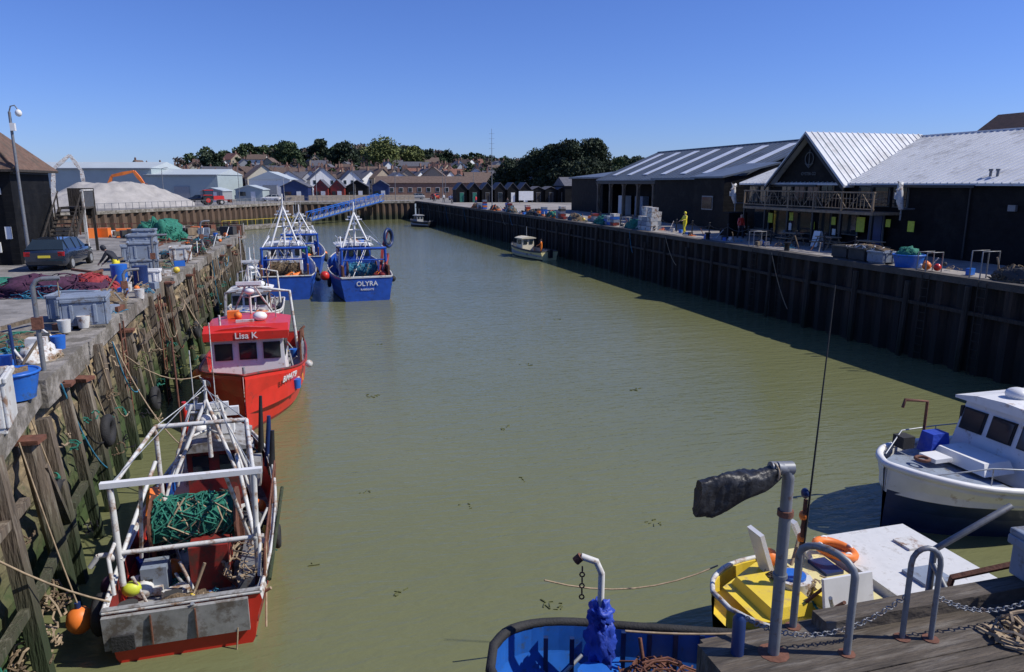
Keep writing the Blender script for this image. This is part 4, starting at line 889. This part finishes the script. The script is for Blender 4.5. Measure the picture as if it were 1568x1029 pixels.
b=B('net_and_rope_pile',(-6.7,26.5,4.06)); b.heap((0,0,0),(.6,1.3,.45),'netbrown','rope',80,.018); b.box((-.6,.8,.2),(.6,.4,.3),'red',rot=(0,0,20)); b.done()
b=B('lobster_pot_stack',(-6.9,46,4.02))
for i in range(20):
    x=R.uniform(-.6,.8);y=R.uniform(-7,8)
    b.box((x,y,.2),(.7,.5,.38),'pot',rot=(0,0,R.uniform(-20,20)),taper=.8)
    b.squig((x,y,.25),(.4,.35,.25),8,.02,R.choice(['rope','netblue','orange','netgreen','netred']))
b.done()
b=B('quayside_fishing_gear',(-6.3,0,4.07))
for i in range(110):
    y=R.uniform(12,58); x=R.uniform(-1.0,.55)
    clutter(b,x,x+.01,y,y+.01,0,1,cols=('tubgrey','pot','oldwood','whitewash','rust','brightblue'))
b.done()
b=B('discarded_timbers',(-8,0,4.03))
for i in range(30):
    y=R.uniform(15,58);x=R.uniform(-2,1.2); a=R.uniform(0,PI); L=R.uniform(.6,1.6); b.tube([(x,y,.08),(x+math.cos(a)*L,y+math.sin(a)*L,.1+R.random()*.2)],.07,R.choice(['oldwood','rust','wood']),4,False)
b.done()
b=B('wooden_pallet_and_boxes',(-9,60,4.02))
for i in range(26):
    x=R.uniform(-9,3.5);y=R.uniform(-1.5,2.); b.box((x,y,.3),(R.uniform(.4,1.1),.6,R.uniform(.2,.9)),R.choice(['wood','brightblue','whitewash','orange','oldwood','tubgrey','darkred','pot','oldwood','rust']),rot=(0,0,R.uniform(-30,30)))
b.done()
b=B('timber_fence')
for i in range(24):
    x=-5.6-i*.62; y=64 if x<-9 else 62+(-5.3-x)*.5; b.box((x,y,4.45),(.1,.1,.9),'rust')
b.tube([(-5.6,62.2,4.8),(-9.5,64.2,4.8),(-20,64.7,4.8)],.05,'rust',4); b.done()
def lamp(x,y,h=7,z=4):
    b=B('street_lamp',(x,y,z)); b.tube([(0,0,0),(0,0,h)],[.08,.05],'galv',8); b.tube([(0,0,h),(.7,0,h+.2)],.035,'galv'); b.box((.85,0,h+.2),(.5,.2,.1),'grey'); b.done()
for x,y in ((-14,166),(2,172),(20,174),(27,150),(30,120),(38,170),(-26,150),(10,168),(34,185),(46,178)): lamp(x,y,R.uniform(5.5,8))
b=B('radio_mast',(75,300,6)); b.tube([(0,0,0),(0,0,24)],[.2,.06],'galv',6)
for z in (16,18,20,22): b.tube([(-1.2,0,z),(1.2,0,z)],.05,'galv',4)
b.done()
b=B('quay_handrail')
for i in range(40):
    t=i/39; x=-30+t*27; y=115+t*44.5
    b.tube([(x-.8,y+.5,4),(x-.8,y+.5,5.1)],.04,'galv',5)
b.tube([(-30.8,115.5,5.05),(-3.8,160,5.05)],.03,'galv',5)
for i in range(26): b.tube([(-2+i,161.2+i*.19,4),(-2+i,161.2+i*.19,5.1)],.035,'galv',5)
b.tube([(-2,161.2,5.05),(23,165.9,5.05)],.03,'galv',5); b.done()
def crates(name,x,y,cols,n,w_=.8,h=.28):
    b=B(name,(x,y,4.02))
    for i in range(n):
        for k in range(R.randint(1,5)):
            m=R.choice(cols); b.box((R.uniform(-.03,.03),i*w_*1.05,.16+k*h),(.6,w_,h*.92),m,rot=(0,0,R.uniform(-5,5)),taper=1.05)
    b.done()
crates('fish_crate_stack',28.2,56.5,['whitewash','whitewash','tubgrey'],3,.85,.4); crates('fish_crate_stack',28.9,57.2,['whitewash','tubgrey'],3,.85,.4)
for y in (64,70,77,84,92,100,110):
    crates('fish_crate_stack',28.+R.uniform(-.3,1.2)-(y-60)*.03,y,['brightblue','orange','whitewash','tubgrey','pot','tubgrey','darkred'],R.randint(3,5))
for y in (67,74,81,88,97,105,116,60):
    b=B('fishing_gear_heap',(28.3-(y-60)*.035,y,4.03)); b.heap((0,0,0),(.7,1.6,.8),R.choice(['netbrown','netgreen','pot','pot','netblue']),R.choice(['rope','netgreen','orange','netblue']),40,.03); b.done()
b=B('quayside_fishing_gear',(27.8,0,4.07))
for i in range(110):
    y=R.uniform(21,115); x=R.uniform(-.3,1.2)-max(0,y-60)*.03
    clutter(b,x,x+.01,y,y+.01,0,1,cols=('tubgrey','pot','oldwood','whitewash','rust','brightblue'))
b.done()
tub('fish_tub',27.7,31.2,2,.9,1.1,.6,'pot'); tub('fish_tub',27.8,32.6,2,.9,1.1,.6,'pot'); tub('fish_tub',27.7,29.9,3,.9,1.,.55,'tubgrey')
b=B('blue_tub',(27.7,28.2,4.02)); b.tube([(0,0,0),(0,0,.6)],[.55,.7],'brightblue',22); b.torus((0,0,.6),.7,.04,'brightblue','z'); b.done()
b=B('green_net_pile',(27.8,28.3,4.5)); b.heap((0,0,0),(.55,.6,.5),'netgreen','netgreen',60,.025); b.done()
b=B('fishing_gear_heap',(27.8,30.9,4.6)); b.heap((0,0,0),(.4,1.6,.3),'netbrown','whitewash',40,.03); b.done()
b=B('fishing_gear_heap',(27.9,22.6,4.03)); b.heap((0,0,0),(.6,1.2,.7),'pot','netbrown',80,.025); b.heap((.1,-1.8,0),(.5,.8,.5),'netblue','netblue',40,.03); b.done()
b=B('orange_buoy',(27.4,26.8,4.05)); b.ball((0,0,.2),.2,'orange'); b.ball((.1,-.5,.18),.17,'red'); b.ball((.1,.4,.12),.13,'white'); b.done()
def hoopr(x,y,h=1.2):
    b=B('ladder_handrail_hoop')
    for s in (-.25,.25): b.tube([(x,y+s,4),(x,y+s,4+h),(x+.9,y+s,4+h),(x+.9,y+s,4)],.03,'galv',8)
    b.done()
hoopr(26.9,23.8); hoopr(26.9,40,1.0); hoopr(26.9,60,1.); hoopr(26.9,26.6,.9)
for i in range(16):
    y=34+i*2.6; b=B('chain_post',(29.6 if y<55 else 29.2,y,4)); b.tube([(0,0,0),(0,0,.95)],.05,'black',8); b.ball((0,0,1.),.07,'black')
    if i<15: b.sag((0,0,.85),(0,2.6,.85),.25,.02,'black')
    b.done()
for y in (37,46):
    b=B('mooring_bollard',(27.35,y,4.05)); b.tube([(0,0,0),(0,0,.4),(0,0,.42),(0,0,.5)],[.16,.14,.22,.2],'black',14); b.done()
for y in (44.5,41,37.5,34):
    b=B('picnic_bench',(30.6,y,4.01)); b.box((0,0,.75),(.75,1.5,.05),'wood')
    for s in (-1,1): b.box((s*.62,0,.45),(.25,1.5,.04),'wood'); b.tube([(s*.25,-.6,.72),(s*.6,-.6,0)],.035,'wood',4); b.tube([(s*.25,.6,.72),(s*.6,.6,0)],.035,'wood',4)
    b.box((0,-.6,.42),(1.4,.06,.08),'wood'); b.box((0,.6,.42),(1.4,.06,.08),'wood'); b.done()
b=B('a_board_sign',(31.2,39.2,4.01)); b.box((-.15,0,.5),(.04,.6,1.),'white',rot=(0,12,0)); b.box((.15,0,.5),(.04,.6,1.),'white',rot=(0,-12,0)); b.done()
def car(name,x,y,rz,paint,z=4.01):
    b=B(name,(x,y,z),rz)
    body=[(2.15,.62,.35,.62),(2.05,.78,.28,.78),(1.2,.86,.22,.92),(.5,.88,.22,.96),(-1.6,.88,.22,1.0),(-2.05,.85,.25,.98),(-2.15,.78,.35,.85)]
    vs=[];n=8
    for yy,hw,zb,zt in body:
        vs+=[(-hw*.9,yy,zb),(-hw,yy,zb+.15),(-hw,yy,zt-.2),(-hw*.93,yy,zt),(hw*.93,yy,zt),(hw,yy,zt-.2),(hw,yy,zb+.15),(hw*.9,yy,zb)]
    m=len(body); fs=[(i*n+j,i*n+(j+1)%n,(i+1)*n+(j+1)%n,(i+1)*n+j) for i in range(m-1) for j in range(n)]
    b.add(vs,fs,paint,True); b.add(vs[:n],[tuple(range(n))],paint); b.add(vs[-n:],[tuple(range(n))],paint)
    gh=[(1.05,.8,.93,.93),(.35,.76,.93,1.4),(-.4,.74,.93,1.47),(-1.5,.72,.93,1.42),(-2.05,.74,.93,1.0)]
    vs=[]
    for yy,hw,zb,zt in gh:
        q=.82-(.82-hw*.82)*(zt-zb)/.54; vs+=[(-.82,yy,zb),(-q,yy,zt),(q,yy,zt),(.82,yy,zb)]
    for i in range(4):
        a=i*4; b.add(vs,[(a,a+1,a+5,a+4),(a+3,a+2,a+6,a+7)],'glass',False); b.add(vs,[(a+1,a+2,a+6,a+5)],'glass' if i in (0,3) else paint)
    for yy in (.32,-.45,-1.45):
        for s in (-1,1): b.tube([(s*.83,yy,.93),(s*.63,yy,1.42)],.035,paint,4)
    for yy in (1.35,-1.35):
        for s in (-1,1):
            b.tube([(s*.7,yy,.31),(s*.9,yy,.31)],.31,'rubber',20); b.tube([(s*.9,yy,.31),(s*.915,yy,.31)],.19,'steel',12)
    for s in (-1,1):
        b.box((s*.7,-2.1,.8),(.25,.1,.2),'lampred'); b.box((s*.6,2.08,.62),(.3,.1,.14),'white'); b.box((s*.95,.7,.98),(.15,.1,.12),paint)
    b.box((0,-2.17,.68),(.5,.03,.11),'plate'); b.box((0,-2.14,.4),(1.4,.08,.15),'black'); b.done()
car('parked_car',-11.7,39.6,-2,'carpaint')
for x,y,rz,m in ((-8,171,80,'white'),(34,172,20,'white'),(30,178,0,'red'),(40,176,50,'carpaint'),(-23,172,70,'carpaint'),(26,182,90,'grey')):
    car('parked_car',x,y,rz,m)

# ------------------------------------------------------------ people
def person(name,loc,rz,J,top,bot,shoe='black',hairm='hair',hood=False,hat=None):
    names=[k for k in J if k not in ('head','look')]; idx={k:i for i,k in enumerate(names)}
    bones=[('pelvis','spine'),('spine','chest'),('chest','neck'),('neck','headb')]
    for s in 'LR': bones+=[('chest','sh'+s),('sh'+s,'el'+s),('el'+s,'wr'+s),('pelvis','hip'+s),('hip'+s,'kn'+s),('kn'+s,'an'+s),('an'+s,'toe'+s)]
    rad_={'pelvis':.15,'spine':.145,'chest':.155,'neck':.06,'headb':.05,'sh':.075,'el':.055,'wr':.04,'hip':.11,'kn':.078,'an':.055,'toe':.045}
    me=bpy.data.meshes.new(name); me.from_pydata([J[k] for k in names],[(idx[a],idx[c]) for a,c in bones],[])
    ob=bpy.data.objects.new(name+'_tmp',me); sc.collection.objects.link(ob)
    ob.modifiers.new('s','SKIN'); su=ob.modifiers.new('u','SUBSURF'); su.levels=2; su.render_levels=2
    for i,k in enumerate(names):
        r=rad_.get(k) or rad_.get(k[:-1]) or .05
        sv=me.skin_vertices[0].data[i]; sv.radius=(r*1.12 if k in('chest','spine','pelvis') else r,r*.85 if k in('chest','spine') else r); sv.use_root=(k=='pelvis')
    ev=bpy.data.meshes.new_from_object(ob.evaluated_get(bpy.context.evaluated_depsgraph_get()))
    bpy.data.objects.remove(ob)
    def dist(p,a,c):
        a=Vector(a);c=Vector(c);t=max(0,min(1,(p-a).dot(c-a)/max(1e-9,(c-a).length_squared))); return (p-a-(c-a)*t).length
    b=B(name,loc,rz)
    groups={}
    for p in ev.polygons:
        c=p.center; best=min(bones,key=lambda q:dist(c,J[q[0]],J[q[1]])); k=best[1]
        if k.startswith(('kn','an','hip')): m=bot
        elif k.startswith('toe'): m=shoe
        elif k=='headb': m='skin'
        else: m=top
        groups.setdefault(m,[]).append(tuple(p.vertices))
    V=[tuple(v.co) for v in ev.vertices]
    for m,fs in groups.items(): b.add(V,fs,m,True)
    h=Vector(J['head']); n=Vector(J['neck']); up=(h-n).normalized(); fw=Vector(J.get('look',(0,1,0))); fw=(fw-up*fw.dot(up)).normalized(); sd=fw.cross(up)
    b.M=Matrix.Translation(h)@Matrix((sd,fw,up)).transposed().to_4x4()
    b.ball((0,0,0),(.075,.095,.115),'skin',14,10); b.ball((0,.03,-.05),(.055,.065,.06),'skin',12,8)
    b.prism([(.09,.012),(.118,-.02),(.09,-.028)],'x',-.012,.012,'skin')
    for s in (-1,1): b.ball((s*.03,.086,.012),(.012,.008,.008),'hair',8,6); b.ball((s*.078,0,-.005),(.012,.02,.03),'skin',8,6)
    b.box((0,.088,-.055),(.04,.008,.008),'darkred')
    if hood: b.ball((0,-.02,.012),(.1,.11,.13),top,14,10)
    else: b.ball((0,-.022,.03),(.084,.096,.105),hairm,14,10)
    b.M=None
    for s in 'LR':
        w_=Vector(J['wr'+s]); e=Vector(J['el'+s]); d=(w_-e).normalized(); sd=d.cross(Vector((0,0,1))); sd=sd.normalized() if sd.length>.1 else Vector((1,0,0)); up=sd.cross(d)
        b.tube([w_-d*.02,w_+d*.05,w_+d*.09],[.03,.036,.034],'skin',8)
        for i,L in enumerate((.07,.08,.075,.06)):
            o=w_+d*.085+sd*(-.026+i*.0175); b.tube([o,o+d*L*.5,o+d*L*.85-up*.018,o+d*L*.9-up*.04],[.009,.009,.008,.006],'skin',6)
        o=w_+d*.035+sd*-.03; b.tube([o,o+d*.03-sd*.025,o+d*.06-sd*.02],[.011,.01,.007],'skin',6)
    return b.done(False)
def pose(**k):
    J=dict(pelvis=(0,0,.95),spine=(0,.01,1.12),chest=(0,0,1.34),neck=(0,.01,1.5),headb=(0,.02,1.57),head=(0,.03,1.65),
      shL=(-.17,0,1.42),elL=(-.24,.0,1.14),wrL=(-.25,.1,.9),shR=(.17,0,1.42),elR=(.24,0,1.14),wrR=(.25,.1,.9),
      hipL=(-.09,0,.88),knL=(-.11,.03,.48),anL=(-.12,-.02,.08),toeL=(-.13,.14,.045),hipR=(.09,0,.88),knR=(.11,.03,.48),anR=(.12,-.02,.08),toeR=(.13,.14,.045))
    J.update(k); return J
person('fisherman_in_yellow_oilskins',(28.6,51.6,4.01),100,pose(elL=(-.26,.12,1.18),wrL=(-.2,.36,1.12),elR=(.26,.1,1.16),wrR=(.2,.34,1.08),knL=(-.11,.16,.5),anL=(-.12,.16,.08),toeL=(-.13,.32,.045),anR=(.12,-.2,.09),knR=(.11,-.03,.48),toeR=(.13,-.06,.045)),'oilyellow','oilyellow',hood=True)
person('fisherman_mending_nets',(-7.7,32.4,4.01),75,pose(pelvis=(0,-.12,.88),spine=(0,.0,1.04),chest=(0,.18,1.2),neck=(0,.3,1.3),headb=(0,.35,1.35),head=(0,.4,1.4),look=(0,.6,-.5),
   shL=(-.17,.2,1.24),elL=(-.22,.34,1.0),wrL=(-.14,.52,.84),shR=(.17,.2,1.24),elR=(.22,.32,.99),wrR=(.12,.5,.8),hipL=(-.09,-.1,.84),hipR=(.09,-.1,.84),knL=(-.12,.08,.48),knR=(.12,.08,.48),anL=(-.12,-.02,.08),anR=(.12,-.02,.08)),'jacketdark','oilyellow',hood=True)
person('deckhand_in_orange',(23.8,73.6,.36),60,pose(elL=(-.22,.16,1.2),wrL=(-.15,.38,1.1),elR=(.22,.16,1.2),wrR=(.15,.38,1.1)),'oilorange','oilorange')
for i,(x,y,rz) in enumerate(((26.5,158,30),(28,166,200),(27,140,90),(30,110,0),(30.5,46.8,180),(29.5,130,50),(33,168,10),(27.5,152,180))):
    person('pedestrian',(x,y,4.01),rz,pose(knL=(-.11,.14,.5),anL=(-.12,.14,.08),toeL=(-.13,.3,.045),anR=(.12,-.2,.09),toeR=(.13,-.06,.045)),R.choice(['jacketdark','navy','red','white']),R.choice(['navy','jacketdark','grey']))

# ------------------------------------------------------------ light / sky / camera
w=bpy.data.worlds.new("World"); sc.world=w; w.use_nodes=True; nt=w.node_tree
sk=nt.nodes.new('ShaderNodeTexSky'); sk.sky_type='NISHITA'; sk.sun_disc=False
EL=46.; az=Vector((.944,-.33)); sk.sun_elevation=rad(EL); sk.sun_rotation=math.atan2(az.x,az.y)
sk.air_density=1.0; sk.dust_density=.15; sk.ozone_density=3.; sk.altitude=0
tn=nt.nodes.new('ShaderNodeMix'); tn.data_type='RGBA'; tn.blend_type='MULTIPLY'; tn.inputs[0].default_value=1; tn.inputs[7].default_value=(.47,.62,1.13,1)
nt.links.new(sk.outputs[0],tn.inputs[6]); nt.links.new(tn.outputs[2],nt.nodes['Background'].inputs[0]); nt.nodes['Background'].inputs[1].default_value=.115
sun=bpy.data.objects.new('sun',bpy.data.lights.new('sun','SUN')); sc.collection.objects.link(sun)
sun.data.energy=4.7; sun.data.angle=rad(.5); sun.data.color=(1,.955,.88)
d=Vector((math.cos(rad(EL))*az.x,math.cos(rad(EL))*az.y,math.sin(rad(EL)))); sun.rotation_euler=d.to_track_quat('Z','Y').to_euler()
cam=bpy.data.objects.new('camera',bpy.data.cameras.new('camera')); sc.collection.objects.link(cam)
cam.data.sensor_width=36; cam.data.lens=36*1100/1568; cam.data.clip_end=8000; cam.data.clip_start=.1; cam.location=(0,0,8)
cam.rotation_euler=(PI/2-rad(12.03),0,-rad(15.6)); sc.camera=cam
sc.view_settings.view_transform='Standard'; sc.view_settings.look='None'; sc.view_settings.exposure=0
